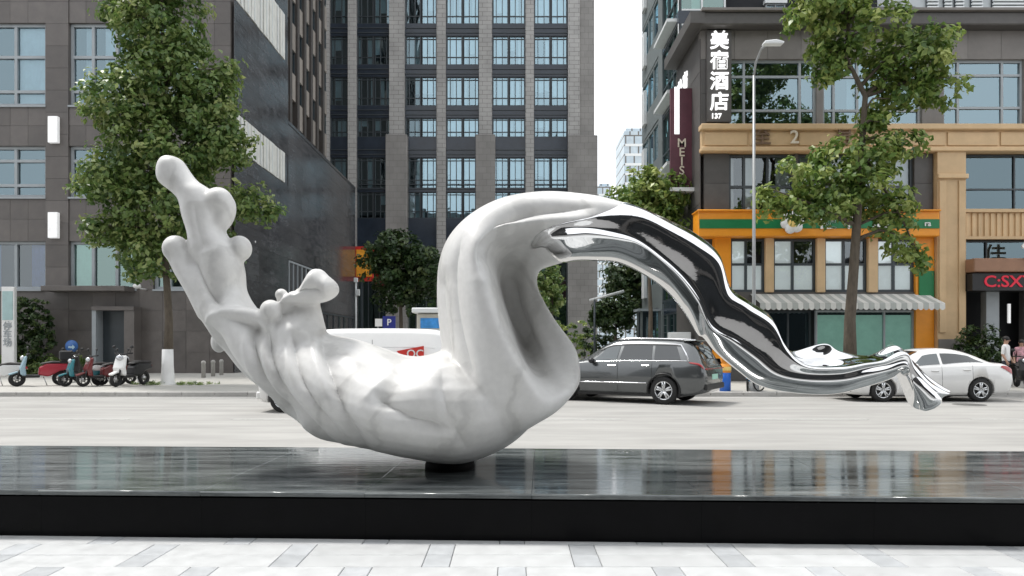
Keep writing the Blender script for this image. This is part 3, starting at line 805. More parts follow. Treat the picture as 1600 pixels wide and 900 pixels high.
tw_ = tag(empty('office_tower', (tx(720), TY, pave_z)), 'tall tower of pale brick columns and curtained blue windows behind the sculpture', 'building')
MB().box(tx(500), tx(928), TY + 0.9, TY + 26, pave_z, 62).build('inner_block', M_DARK, tw_)
MB().box(tx(905), tx(928), TY - 0.3, TY + 26, pave_z, 62).build('end_wall', M_COLB, tw_)
MB().box(tx(888), tx(932.5), TY - 0.62, TY + 26.3, pave_z, tz(214)).build('end_wall_base', M_COLB, tw_)
for (u0, u1, d, mm) in ((503, 516, 0.45, M_COL), (545, 558, 0.45, M_COL), (610, 633, 0.75, M_COL), (683, 697, 0.45, M_COL), (749, 769, 0.75, M_COL), (821, 834, 0.45, M_COL), (887, 905, 0.6, M_COL)):
    wide = d > 0.7
    MB().box(tx(u0), tx(u1), TY - d, TY + 0.9, tz(214) if wide else pave_z, 62).build('column', mm, tw_)
    if wide: MB().box(tx(u0 - 5), tx(u1 + 5), TY - d - 0.2, TY + 0.9, pave_z, tz(214)).build('column_base', M_COLB, tw_, bevel=0.04)
bays = [(516, 545, 1), (558, 610, 2), (633, 683, 2), (697, 749, 2), (769, 821, 2), (834, 887, 2)]
wrows = [(-72, -27), (-8, 37), (56, 101), (120, 165), (184, 214), (246, 294), (300, 341)]
for bi, (u0, u1, nb) in enumerate(bays):
    zprev = 62
    for ri, (v0, v1) in enumerate(wrows):
        mb = MB(); mb.box(tx(u0), tx(u1), TY - 0.02, TY + 0.5, tz(v0), min(zprev, tz(v0) + 3)).build('spandrel', M_SPAN, tw_)
        # thin rails across the spandrel
        mb = MB(); zz = tz(v0)
        for q in (0.25, 0.7): mb.box(tx(u0), tx(u1), TY - 0.1, TY - 0.021, zz + q, zz + q + 0.07)
        mb.build('spandrel_rail', M_FRAMED, tw_)
        zprev = tz(v1)
        wd = (tx(u1) - tx(u0)) / nb
        for k in range(nb):
            a0 = tx(u0) + k * wd
            lit = 0.45 if (bi < 2 or (bi == 2 and k == 0)) else 0.93
            vb = (0.22, 0.62) if k == 0 else (0.38, 0.78)
            window(tw_, TF, a0 + 0.07, a0 + wd - 0.07, tz(v1), tz(v0), vb=vb, hb=(0.27, 0.9), fm=M_FRAMED, pm=M_PANED if lit < 0.6 else M_PANEB, bar=0.07, depth=0.15, curtain=lit, n=-0.08)
            MB().box(a0 + wd - 0.068, a0 + wd + 0.068 if k < nb - 1 else a0 + wd, TY + 0.02, TY + 0.5, tz(v1), tz(v0)).build('mullion', M_FRAMED, tw_)
            MB().box(a0, a0 + 0.067, TY + 0.02, TY + 0.5, tz(v1), tz(v0)).build('mullion', M_FRAMED, tw_)
    MB().box(tx(u0), tx(u1), TY - 0.02, TY + 0.5, tz(385), tz(341)).build('spandrel', M_SPAN, tw_)
    window(tw_, TF, tx(u0) + 0.02, tx(u1) - 0.02, pave_z, tz(385), vb=(0.33, 0.66), hb=(0.7,), fm=M_FRAMED, pm=M_PANET, bar=0.1, curtain=0.2)

# ------------------------------------------------------------------ far towers in the gap
M_FAR = courses('far_facade', (0.42, 0.50, 0.56), (0.48, 0.55, 0.60), 3.0, 3.4, 0.25)
for (u0, u1, v0, Y, lab) in ((975, 1012, 205, 260, 'pale blue far tower rising beside the glass block'), (934, 957, 291, 330, 'small pale far tower low beside the brick tower')):
    a0, a1, zt = PX(u0, Y), PX(u1, Y), PZ(v0, Y)
    ft = tag(empty('far_tower', ((a0 + a1) / 2, Y, pave_z)), lab, 'building', 'far towers in the gap')
    MB().box(a0, a1, Y, Y + 20, pave_z, zt).build('wall', M_FAR, ft)
    MB().box(a0 + 1, a1 - 1, Y + 2, Y + 12, zt, zt + 1.6).build('roof_plant', M_FAR, ft)
    for j in range(int((zt - 20) / 3.4)):
        zz = 20 + j * 3.4
        MB().box(a0 + 0.4, a1 - 0.4, Y - 0.15, Y - 0.02, zz, zz + 0.9).build('sill_band', M_FRAMEW, ft)

# ------------------------------------------------------------------ hotel and shops on the right
RY = 29.0
RF = Face('front', RY)
rx = lambda u: PX(u, RY)
rz = lambda v: PZ(v, RY)
M_ORANGE = mat('orange_cladding', (0.66, 0.36, 0.10), 0.45, var=0.10, scale=1.5, objvar=0.06)
M_TAN = mat('tan_cladding', (0.60, 0.42, 0.235), 0.5, var=0.12, scale=1.5, objvar=0.06)
M_ORBR = mat('orange_bright', (0.80, 0.30, 0.02), 0.4, var=0.08)
M_GREEN = mat('green_fascia', (0.005, 0.17, 0.055), 0.4, var=0.08)
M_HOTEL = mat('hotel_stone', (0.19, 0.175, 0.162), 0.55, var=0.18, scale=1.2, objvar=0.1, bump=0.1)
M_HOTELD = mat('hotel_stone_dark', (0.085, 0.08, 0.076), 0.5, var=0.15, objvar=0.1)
ho = tag(empty('hotel_building', (rx(1300), RY, pave_z)), 'grey hotel with orange trim, shop fascia and white vertical sign', 'building')
X0, X1 = rx(1095), rx(1980)
MB().box(X0 + 0.7, X1, RY + 1.0, RY + 4.2, pave_z, rz(30) - 0.2).build('inner_block', M_DARK, ho)
def wall_front(u0, u1, v0, v1, m, n0=-0.4, n1=0.0, name='wall', bevel=0.0, pan=None):
    mb = MB(); RF.box(mb, rx(u0), rx(u1), rz(v1), rz(v0), n0, n1); o = mb.build(name, m, ho, bevel)
    if pan: panels(ho, RF, rx(u0), rx(u1), rz(v1), rz(v0), pan[0], pan[1], m, thick=0.035, n=n1)
    return o
wall_front(1095, 1980, 48, 93, M_HOTEL, pan=(1.3, 1.15))
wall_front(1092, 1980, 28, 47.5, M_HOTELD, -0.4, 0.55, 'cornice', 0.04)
wall_front(1090, 1980, 24, 27.8, M_HOTEL, -0.4, 0.7, 'cornice_top')
wall_front(1095, 1139, 93.2, 199, M_HOTELD, pan=(1.1, 1.3))
wall_front(1276, 1286, 93.2, 199, M_HOTEL); wall_front(1440, 1474, 93.2, 199, M_HOTEL, pan=(0.85, 1.3))
wall_front(1600, 1640, 93.2, 199, M_HOTEL); wall_front(1780, 1980, 93.2, 199, M_HOTEL)
window(ho, RF, rx(1139), rx(1276), rz(199), rz(93), vb=(0.18, 0.82), hb=(0.26, 0.76), bar=0.09, fm=M_FRAME, pm=M_PANEM, curtain=0.2, n=-0.1)
window(ho, RF, rx(1286), rx(1440), rz(199), rz(93), vb=(0.12, 0.36, 0.68), hb=(0.26, 0.76), bar=0.09, fm=M_FRAME, pm=M_PANEM, curtain=0.3, n=-0.1)
window(ho, RF, rx(1474), rx(1600), rz(199), rz(93), vb=(0.2, 0.75), hb=(0.3, 0.78), bar=0.09, fm=M_FRAME, pm=M_PANEM, curtain=0.1, n=-0.1)
window(ho, RF, rx(1640), rx(1780), rz(199), rz(93), vb=(0.2, 0.75), hb=(0.3, 0.78), bar=0.09, fm=M_FRAME, pm=M_PANEM, curtain=0.1, n=-0.1)
# orange cornice with panels
wall_front(1094, 1980, 199.2, 239.5, M_TAN, -0.4, 0.25, 'cornice_band')
wall_front(1091, 1980, 198, 207, M_TAN, 0.0, 0.45, 'cornice_moulding', 0.03)
wall_front(1092, 1980, 233, 240, M_TAN, 0.0, 0.40, 'cornice_moulding', 0.03)
for (u0, u1) in ((1098, 1164), (1168, 1240), (1244, 1327), (1331, 1400), (1404, 1470), (1474, 1552), (1556, 1640)):
    wall_front(u0, u1, 209.5, 230.5, M_TAN, 0.25, 0.30, 'cornice_panel', 0.015)
# second floor
wall_front(1100, 1139, 240.2, 333, M_HOTELD, pan=(1.0, 1.15)); wall_front(1428, 1457, 240.2, 333, M_HOTELD, pan=(0.75, 1.15))
for i, (u0, u1) in enumerate(((1139, 1242), (1247, 1335), (1340, 1428))):
    window(ho, RF, rx(u0), rx(u1), rz(332), rz(241), vb=(0.24, 0.6) if i == 0 else (0.5,), hb=(0.45,), bar=0.1, fm=M_FRAMED, pm=M_PANEC, curtain=1.0, n=-0.1)
    if i < 2: wall_front(u1, u1 + 5, 240.2, 333, M_HOTELD)
# orange and green shop fascia
wall_front(1086, 1457, 333, 372, M_ORBR, -0.35, 0.5, 'fascia', 0.03)
wall_front(1088, 1456, 346, 360, M_GREEN, 0.5, 0.53, 'fascia_stripe')
wall_front(1084, 1457, 331.5, 334, M_ORBR, -0.35, 0.62, 'fascia_cap', 0.02)
M_YEL = mat('logo_yellow', (0.85, 0.62, 0.2), 0.5, var=0.2, scale=5)
lg = MB()
for k in range(6):
    a = k * math.pi / 3 + 0.2
    c = Vector((rx(1229) + 0.26 * math.cos(a), RY - 0.60, rz(351) + 0.26 * math.sin(a)))
    lg.lathe([(0.0, -0.05 - 0.004 * k), (0.2, -0.05 - 0.004 * k), (0.2, 0.05), (0.0, 0.05)], c, 'y', 14)
lg.build('fascia_logo', M_WHITE, ho)
MB().lathe([(0.0, -0.07), (0.2, -0.07), (0.2, 0.05)], (rx(1229), RY - 0.62, rz(351)), 'y', 16).build('fascia_logo_core', M_YEL, ho)
for s_, u in (('便', 1283), ('利', 1322), ('店', 1366)):
    text(ho, s_, 0.72, (rx(u), RY - 0.56, rz(350)), M_WHITE, name='fascia_letter')
text(ho, 'ra', 0.3, (rx(1437), RY - 0.55, rz(353)), M_WHITE, name='fascia_letter')
# first floor windows between orange pilasters
wall_front(1116, 1141, 372.2, 560, M_ORBR, -0.3, 0.1, 'pilaster')
for (u0, u1) in ((1195, 1208), (1275, 1288), (1355, 1370)):
    wall_front(u0, u1, 372.2, 457, M_TAN, -0.3, 0.12, 'pilaster', 0.02)
wall_front(1429, 1457.5, 372.2, 596, M_ORBR, -0.3, 0.1, 'pilaster')
wall_front(1433, 1456, 424, 475, M_GREEN, 0.1, 0.16, 'green_panel')
M_FROST = mat('frosted_film_glow', (0.80, 0.82, 0.82), 0.5, var=0.08, objvar=0.08, emit=(0.95, 1.0, 1.0, 0.13))  # faint glow added to brighten the shaded blinds, no lamp behind
for i, (u0, u1) in enumerate(((1141, 1195), (1208, 1275), (1288, 1355), (1370, 1429))):
    window(ho, RF, rx(u0), rx(u1), rz(456), rz(373), vb=(0.47,), hb=(0.52,), bar=0.09, fm=M_FRAMED, pm=M_PANEC, n=-0.06)
    for k in range(2):
        for j in range(2):
            if k == 1 and j == 1: continue
            a0 = rx(u0) + (rx(u1) - rx(u0)) * (0.03 + 0.48 * k); a1 = a0 + (rx(u1) - rx(u0)) * 0.44
            z0 = rz(456) + (rz(373) - rz(456)) * (0.04 + 0.5 * j)
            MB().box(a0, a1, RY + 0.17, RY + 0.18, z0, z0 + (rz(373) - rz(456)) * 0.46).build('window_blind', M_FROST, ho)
wall_front(1141, 1429, 456.2, 484, M_HOTELD, -0.3, 0.0, 'lintel')
# shop front
window(ho, RF, rx(1275), rx(1429), pave_z + 0.25, rz(485), vb=(0.37, 0.7), hb=(), bar=0.07, fm=M_FRAME, pm=M_PANET, curtain=0.0, n=-0.04, name='shop_window')
M_FILM = mat('shop_film_glow', (0.62, 0.69, 0.65), 0.6, var=0.25, scale=1.5, objvar=0.12, emit=(0.85, 1.0, 0.92, 0.11))  # slight glow added to lift the film's brightness
for u0_, u1_ in ((1277, 1331), (1333, 1382), (1384, 1427)):
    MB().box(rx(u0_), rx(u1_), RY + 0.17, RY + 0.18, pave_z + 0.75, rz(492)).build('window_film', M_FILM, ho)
for k in range(6):
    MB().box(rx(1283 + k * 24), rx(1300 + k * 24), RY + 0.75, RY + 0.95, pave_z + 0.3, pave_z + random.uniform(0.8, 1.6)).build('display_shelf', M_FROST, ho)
MB().box(rx(1275), rx(1429), RY - 0.05, RY + 0.3, pave_z, pave_z + 0.24).build('plinth_course', M_HOTELD, ho)
window(ho, RF, rx(1180), rx(1275), pave_z, rz(485), vb=(0.3, 0.62), bar=0.07, fm=M_FRAMED, pm=M_PANED, n=-0.5, name='shop_door')
wall_front(1141, 1180, 484.2, 597, M_HOTELD, -0.3, 0.0)
# scalloped awning, each stripe a panel
aw0, aw1, nst = rx(1172), rx(1450), 34
M_AWW = mat('awning_white', (0.66, 0.66, 0.63), 0.8, var=0.12); M_AWG = mat('awning_grey', (0.42, 0.44, 0.42), 0.8, var=0.12)
stw = (aw1 - aw0) / nst
for i in range(nst):
    a0, a1 = aw0 + i * stw, aw0 + (i + 1) * stw
    zt, zf = rz(459), rz(476)
    mb = MB()
    vsx, fsx = [], []
    prof = [(-0.02, zt), (0.5, zt - 0.08 + (zf - zt) * 0.3), (1.15, zf)]
    vs_ = [(a, RY - n_, z_) for (n_, z_) in prof for a in (a0 + 0.002, a1 - 0.002)]
    vs_ += [(a0 + 0.002 + (a1 - a0 - .004) * q, RY - 1.16, zf - 0.20 - 0.07 * math.sin(math.pi * q)) for q in (0, 0.25, 0.5, 0.75, 1)]
    mb.add(vs_, [(0, 1, 3, 2), (2, 3, 5, 4), (4, 6, 7, 8, 9, 10, 5)])
    mb.build('awning_stripe', M_AWW if i % 2 else M_AWG, ho)
# pilaster on the right with a recessed shaft
wall_front(1458, 1502, 240.2, 597, M_TAN, -0.4, 0.30, 'pilaster')
wall_front(1457, 1504, 275, 282, M_TAN, 0.3, 0.42, 'pilaster_collar', 0.02)
wall_front(1460, 1470, 285, 520, M_TAN, 0.3, 0.36, 'pilaster_rib', 0.01); wall_front(1490, 1500, 285, 520, M_TAN, 0.3, 0.36, 'pilaster_rib', 0.01)
wall_front(1459, 1501, 530, 597, M_HOTEL, 0.3, 0.35, 'pilaster_foot', 0.01)
# right bay: dark window, ribbed panel, shop with red display
window(ho, RF, rx(1503), rx(1640), rz(328), rz(241), vb=(0.62,), hb=(0.38,), bar=0.06, fm=M_FRAMED, pm=M_PANED, n=-0.1)
wall_front(1503, 1640, 327.5, 374, M_TAN, -0.3, 0.1, 'panel')
for k in range(14):
    wall_front(1506 + k * 9.6, 1511 + k * 9.6, 334, 370, M_TAN, 0.1, 0.15, 'panel_rib')
wall_front(1503, 1640, 328, 333, M_TAN, 0.1, 0.25, 'panel_moulding'); wall_front(1503, 1640, 370.5, 375, M_TAN, 0.1, 0.25, 'panel_moulding')
window(ho, RF, rx(1503), rx(1640), rz(407), rz(375.5), vb=(0.3,), bar=0.06, fm=M_FRAMED, pm=M_PANED, curtain=0.5, n=-0.1)
M_BROWN = mat('brown_canopy', (0.28, 0.15, 0.09), 0.5, var=0.15)
wall_front(1500, 1700, 407.5, 428, M_BROWN, -0.3, 0.9, 'shop_canopy', 0.03)
text(ho, '佳', 0.95, (rx(1588), RY - 0.95, rz(395)), M_WHITE, name='shop_letter')
text(ho, 'JIA HE', 0.2, (rx(1590), RY - 0.95, rz(415)), M_WHITE, name='shop_letter')
wall_front(1501, 1640, 430, 456, M_BLACK, -0.3, 0.75, 'display_board')
M_LED = mat('red_led', (0.4, 0.01, 0.03), 0.5, emit=(1.0, 0.02, 0.06, 0.12))
text(ho, 'C:SXTH', 0.62, (rx(1566), RY - 0.765, rz(443)), M_LED, name='led_letter', depth=0.01, sx=1.15)
wall_front(1540, 1560, 456.2, 560, M_FRAME, -0.3, 0.05, 'door_jamb')
wall_front(1571, 1575, 475, 505, M_LAMPW, 0.1, 0.16, 'tube_lamp')
wall_front(1600, 1640, 456.2, 597, M_HOTELD, -0.3, 0.0); wall_front(1640, 1980, 240.2, 597, M_HOTELD, -0.4, 0.0)
# west flank with slanted eaves and the vertical hotel sign
RW = Face('west', X0)
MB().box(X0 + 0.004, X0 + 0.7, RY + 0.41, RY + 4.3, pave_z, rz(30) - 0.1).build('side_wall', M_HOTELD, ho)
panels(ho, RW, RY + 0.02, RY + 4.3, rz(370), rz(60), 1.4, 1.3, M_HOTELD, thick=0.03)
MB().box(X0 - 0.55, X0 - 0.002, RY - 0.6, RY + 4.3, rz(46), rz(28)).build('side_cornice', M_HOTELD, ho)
sg = tag(empty('hotel_sign', (rx(1122), RY - 0.05, rz(190))), 'vertical white four character hotel sign on the grey corner wall', 'sign')
MB().box(rx(1103), rx(1141), RY - 0.16, RY - 0.036, rz(192), rz(50)).build('sign_board', M_HOTELD, sg)
M_LETW = mat('letter_white', (0.9, 0.9, 0.9), 0.4, var=0.02, emit=(1, 1, 1, 0.45))
for s_, v in (('美', 68), ('宿', 99), ('酒', 131), ('店', 163)):
    text(sg, s_, 0.75, (rx(1122), RY - 0.20, rz(v)), M_LETW, name='character', depth=0.04)
text(sg, '137', 0.28, (rx(1117), RY - 0.19, rz(184)), M_LETW, name='character')
# cornice letters
M_BRL = mat('brown_letter', (0.16, 0.1, 0.06), 0.5)
M_CRL = mat('cream_letter', (0.7, 0.62, 0.5), 0.5)
for s_, u, mm in (('至', 1186, M_BRL), ('2', 1236, M_CRL), ('号', 1313, M_BRL)):
    text(ho, s_, 0.72, (rx(u), RY - 0.36, rz(219)), mm, name='cornice_letter')
# banner sign hung on the flank: maroon board with white strip
bs = tag(empty('banner_sign', (X0 - 0.6, RY + 1.4, rz(290))), 'tall maroon hotel banner sign on the dark side wall', 'sign')
M_MAR = mat('maroon', (0.11, 0.035, 0.05), 0.5, var=0.3, scale=2)
MB().box(X0 - 0.9, X0 - 0.035, RY + 1.3, RY + 1.5, rz(285), rz(120)).build('sign_board', M_MAR, bs)
MB().box(X0 - 0.75, X0 - 0.55, RY + 1.27, RY + 1.298, rz(195), rz(118)).build('sign_stripe', M_LETW, bs)
MB().box(X0 - 1.0, X0 - 0.03, RY + 0.9, RY + 1.9, rz(291), rz(285)).build('sign_foot', M_FRAMEW, bs)
for k, ch in enumerate('MEISU'):
    text(bs, ch, 0.5, (X0 - 0.45, RY + 1.28, rz(210 + k * 15)), M_CRL, name='character', depth=0.01)
for k, ch in enumerate(('美', '宿')):
    o = text(bs, ch, 0.8, (X0 - 0.05, RY + 3.4 - k * 1.0, rz(95)), M_LETW, rot=(math.pi / 2, 0, -math.pi / 2), name='character', depth=0.03)

# ------------------------------------------------------------------ glass block behind the hotel
M_STEELG = mat('grey_metal', (0.16, 0.18, 0.18), 0.4, var=0.15)
gb = tag(empty('glass_block', (9, 36, pave_z)), 'teal glass office block with slanted white canopies behind the hotel', 'building')
GX = 7.62
GW = Face('west', GX); GF = Face('front', 33.9)
MB().box(GX + 0.5, 17, 34.4, 43.6, pave_z, 32).build('inner_block', M_DARK, gb)
MB().box(GX + 0.02, GX + 0.5, 37.6, 38.6, pave_z, 32).build('column', M_STEELG, gb)
for j in range(9):
    z0 = 0.4 + j * 3.3
    window(gb, GW, 33.95, 37.6, z0, z0 + 2.7, vb=(0.33, 0.66), hb=(0.3,), bar=0.08, fm=M_FRAMED, pm=M_PANET, curtain=0.3, n=-0.05)
    MB().box(GX + 0.03, GX + 0.5, 33.95, 37.6, z0 + 2.7, z0 + 3.3).build('spandrel', M_SPAN, gb)
    if j % 1 == 0 and j > 0:
        MB().box(GX - 0.45, GX + 0.02, 34.2, 37.4, z0 + 2.9, z0 + 3.05).build('canopy', M_FRAMEW, gb)
    window(gb, GF, GX + 0.02, GX + 2.2, z0, z0 + 2.7, vb=(0.5,), bar=0.08, fm=M_FRAMEW, pm=M_PANET, curtain=0.4, n=-0.05)
    MB().box(GX + 0.02, GX + 2.2, 33.94, 34.39, z0 + 2.7, z0 + 3.3).build('spandrel', M_FRAMEW if j == 6 else M_SPAN, gb)
    # recessed grey bay with pale panels further down the lane
    MB().box(GX + 0.05, GX + 0.5, 38.6, 43.6, z0 - 0.2, z0 + 1.0).build('spandrel', M_STEELG, gb)
    window(gb, GW, 38.7, 43.5, z0 + 1.0, z0 + 3.0, vb=(0.3, 0.6), bar=0.12, fm=M_STEELG, pm=M_PANED, n=-0.05)
    MB().box(GX - 0.12, GX + 0.04, 42.0, 42.8, z0 + 0.5, z0 + 2.4).build('light_panel', M_FRAMEW, gb)
# white upper storeys standing back above the hotel roof
M_WALLW = mat('pale_render', (0.52, 0.55, 0.56), 0.7, var=0.08)
wb = tag(empty('white_block', (14, 35, 13)), 'pale block with louvred balconies rising above the hotel roof', 'building')
wy = 34.6
MB().box(PX(1072, wy) + 0.8, 40, wy, 46, 8, 32).build('wall', M_WALLW, wb)
for v in (10, 22):
    MB().box(PX(1072, wy) + 0.8, PX(1430, wy), wy - 0.03, wy - 0.001, PZ(v, wy) - 0.03, PZ(v, wy)).build('joint_rail', M_FRAME, wb)
MB().box(PX(1190, wy), PX(1224, wy), wy - 0.5, wy - 0.002, PZ(12, wy), PZ(6, wy)).build('balcony_slab', M_FRAMEW, wb)
WF = Face('front', wy - 0.3)
window(wb, WF, PX(1192, wy), PX(1222, wy), PZ(32, wy), PZ(12.5, wy), vb=(0.5,), fm=M_FRAME, pm=M_PANE, n=0.1)
MB().box(PX(1438, wy), PX(1660, wy), wy - 0.6, wy - 0.002, PZ(26, wy), PZ(21, wy)).build('balcony_slab', M_FRAMEW, wb)
for (u0, u1) in ((1446, 1463), (1473, 1484), (1490, 1503), (1515, 1532), (1548, 1620)):
    MB().box(PX(u0, wy), PX(u1, wy), wy - 0.1, wy - 0.003, PZ(20.5, wy), PZ(-40, wy)).build('louvre_back', M_FRAMED, wb)
    for j in range(14):
        z0 = PZ(20.5, wy) + j * 0.16
        MB().box(PX(u0, wy), PX(u1, wy), wy - 0.2, wy - 0.11, z0, z0 + 0.085).build('louvre', M_FRAMEW, wb)

# ------------------------------------------------------------------ unseen dark block added behind the camera to shade fronts and darken the steel
M_BLACKG = mat('shade_block_dark', (0.012, 0.014, 0.016), 0.5, spec=0.2, var=0.4, scale=0.4)
pb = tag(empty('shade_block', (0, -15, 0)), 'unseen dark block added behind the camera, mirrored in the steel ribbon', 'building')
MB().box(-45, 15, -30, -15.4, 0, 30).build('wall', M_BLACKG, pb)
PFX = -44
MB().box(15, 48, -30, -15.4, 0, 10).build('added_wing', M_BLACKG, pb)  # extra wing added so the steel stays dark further right
M_PIER = mat('dark_pier', (0.045, 0.043, 0.042), 0.5)
for i in range(15):
    MB().box(PFX + i * 4.1, PFX + i * 4.1 + 0.6, -15.39, -15.0, 0, 30).build('pier', M_PIER, pb)
for j in range(8):
    MB().box(-45, 15, -15.38, -15.2, 3.6 * j + 3.0, 3.6 * j + 3.5).build('floor_band', M_PIER, pb)

# ------------------------------------------------------------------ trees and shrubs
def leafmat(name, cols, trans=0.25):
    m = bpy.data.materials.new(name); m.use_nodes = True
    n, l = m.node_tree.nodes, m.node_tree.links
    b = n['Principled BSDF']; b.inputs['Roughness'].default_value = 0.42
    at = n.new('ShaderNodeAttribute'); at.attribute_name = 'tone'
    cr = n.new('ShaderNodeValToRGB'); cr.color_ramp.elements.remove(cr.color_ramp.elements[1])
    cr.color_ramp.elements[0].position = 0; cr.color_ramp.elements[0].color = (*cols[0], 1)
    for i, c in enumerate(cols[1:]):
        e = cr.color_ramp.elements.new((i + 1) / (len(cols) - 1)); e.color = (*c, 1)
    l.new(at.outputs['Fac'], cr.inputs[0]); l.new(cr.outputs[0], b.inputs['Base Color'])
    t = n.new('ShaderNodeBsdfTranslucent'); l.new(cr.outputs[0], t.inputs['Color'])
    ms = n.new('ShaderNodeMixShader'); ms.inputs[0].default_value = trans
    l.new(b.outputs[0], ms.inputs[1]); l.new(t.outputs[0], ms.inputs[2]); l.new(ms.outputs[0], n['Material Output'].inputs['Surface'])
    return m
M_LEAF = leafmat('leaf_green', [(0.045, 0.09, 0.026), (0.10, 0.18, 0.046), (0.19, 0.27, 0.075), (0.37, 0.42, 0.16)], 0.35)
M_LEAFB = leafmat('leaf_fresh', [(0.05, 0.10, 0.024), (0.12, 0.21, 0.045), (0.235, 0.315, 0.075), (0.40, 0.45, 0.14)], 0.35)
M_LEAFD = leafmat('leaf_dark', [(0.016, 0.038, 0.013), (0.034, 0.07, 0.022), (0.058, 0.10, 0.03), (0.11, 0.15, 0.045)])

def leaf_mesh(name, blobs, count, size, seed, clump=26, crad=0.38, shell=0.55, droop=0.35, aspect=0.55):
    """leaves gathered in clumps through the volume of ellipsoid blobs (centre, radii, weight)"""
    r = np.random.default_rng(seed)
    C = np.array([b[0] for b in blobs], float); Rr = np.array([b[1] for b in blobs], float)
    wt = np.array([b[2] if len(b) > 2 else b[1][0] * b[1][1] * b[1][2] for b in blobs]) ** (2 / 3.0); wt /= wt.sum()
    nc = max(4, count // clump)
    bi = r.choice(len(blobs), nc, p=wt)
    d = r.normal(size=(nc, 3)); d /= np.linalg.norm(d, axis=1)[:, None]
    rad = np.where(r.random(nc) < shell + 0.15, r.uniform(0.78, 1.08, nc), r.uniform(0.15, 0.85, nc))
    cc = C[bi] + d * rad[:, None] * Rr[bi]
    ctone = r.normal(0.55, 0.17, nc)
    k = np.repeat(np.arange(nc), clump); n = len(k)
    off = r.normal(size=(n, 3)); off /= np.linalg.norm(off, axis=1)[:, None]
    off *= (r.random(n) ** 0.5)[:, None] * crad * np.array([1, 1, 0.75])
    p = cc[k] + off
    nrm = off / crad * 0.7 + d[k] * 0.5 + r.normal(size=(n, 3)) * 0.55 + np.array([0, 0, 0.55]); nrm /= np.linalg.norm(nrm, axis=1)[:, None]
    t = r.normal(size=(n, 3)) + np.array([0, 0, -droop]); t -= nrm * (t * nrm).sum(1)[:, None]; t /= np.linalg.norm(t, axis=1)[:, None]
    s = np.cross(nrm, t)
    L = size * r.uniform(0.6, 1.3, n); Wd = L * aspect
    a = p - t * L[:, None] * 0.5; e = p + t * L[:, None] * 0.5 - nrm * L[:, None] * 0.12
    m1 = p + s * Wd[:, None] * 0.5 + nrm * L[:, None] * 0.06; m2 = p - s * Wd[:, None] * 0.5 + nrm * L[:, None] * 0.06
    V = np.stack([a, m1, e, m2], 1).reshape(-1, 3)
    me = bpy.data.meshes.new(name)
    me.vertices.add(4 * n); me.vertices.foreach_set('co', V.ravel())
    me.loops.add(4 * n); me.loops.foreach_set('vertex_index', np.arange(4 * n, dtype=np.int32))
    me.polygons.add(n); me.polygons.foreach_set('loop_start', np.arange(0, 4 * n, 4, dtype=np.int32))
    me.update(calc_edges=True)
    at = me.attributes.new('tone', 'FLOAT', 'FACE')
    at.data.foreach_set('value', np.clip(ctone[k] + r.normal(0, 0.16, n), 0, 1).astype(np.float32))
    return me, cc

def tree(name, label, base, blobs, count, size, lm_, trunk_r, seed, trunk_pts=None, group=None, crad=0.4, limbs=14, **kw):
    t = tag(empty(name, base), label, 'tree', group)
    me, cc = leaf_mesh('crown', blobs, count, size, seed, crad=crad, **kw)
    r = random.Random(seed)
    tb = MB()
    base = Vector(base)
    if trunk_pts is None:
        top = Vector(max(blobs, key=lambda b: b[0][2])[0])
        trunk_pts = [base, base.lerp(top, 0.35) + Vector((r.uniform(-.1, .1), 0, 0)), base.lerp(top, 0.7), top]
    pts = [Vector(p) for p in trunk_pts]
    k = len(pts)
    tb.tube(pts, [trunk_r * 1.25] + [trunk_r * (1 - 0.8 * i / (k - 1)) for i in range(1, k)], 12)
    for i in range(limbs):
        b = blobs[i % len(blobs)]
        end = Vector([b[0][j] + r.uniform(-0.65, 0.65) * b[1][j] for j in range(3)])
        # leave the trunk below the limb's end
        cand = [pts[j].lerp(pts[j + 1], q) for j in range(k - 1) for q in (0, .25, .5, .75)]
        cand = [c for c in cand if c.z < end.z + 0.4 and c.z > base.z + 0.36 * (pts[-1].z - base.z)] or [pts[k // 2]]
        st = min(cand, key=lambda c: (c - end).length + 0.3 * abs((end.z - c.z) - (Vector((end.x - c.x, end.y - c.y, 0))).length))
        mid = st.lerp(end, 0.5) + Vector((r.uniform(-.2, .2), r.uniform(-.2, .2), r.uniform(0, .3)))
        r0 = trunk_r * r.uniform(0.25, 0.42)
        tb.tube([st, mid, end], [r0, r0 * 0.6, r0 * 0.2], 7)
    tb.build('trunk', M_BARK, t)
    link('crown', me, lm_, t)
    return t

def blob_px(u, v, Y, ru, rv, dy=None, off=0.0):
    c = P(u, v, Y); k = Y / F
    return ((c.x, Y + off, c.z), (ru * k, dy if dy else (ru + rv) / 2 * k, rv * k))

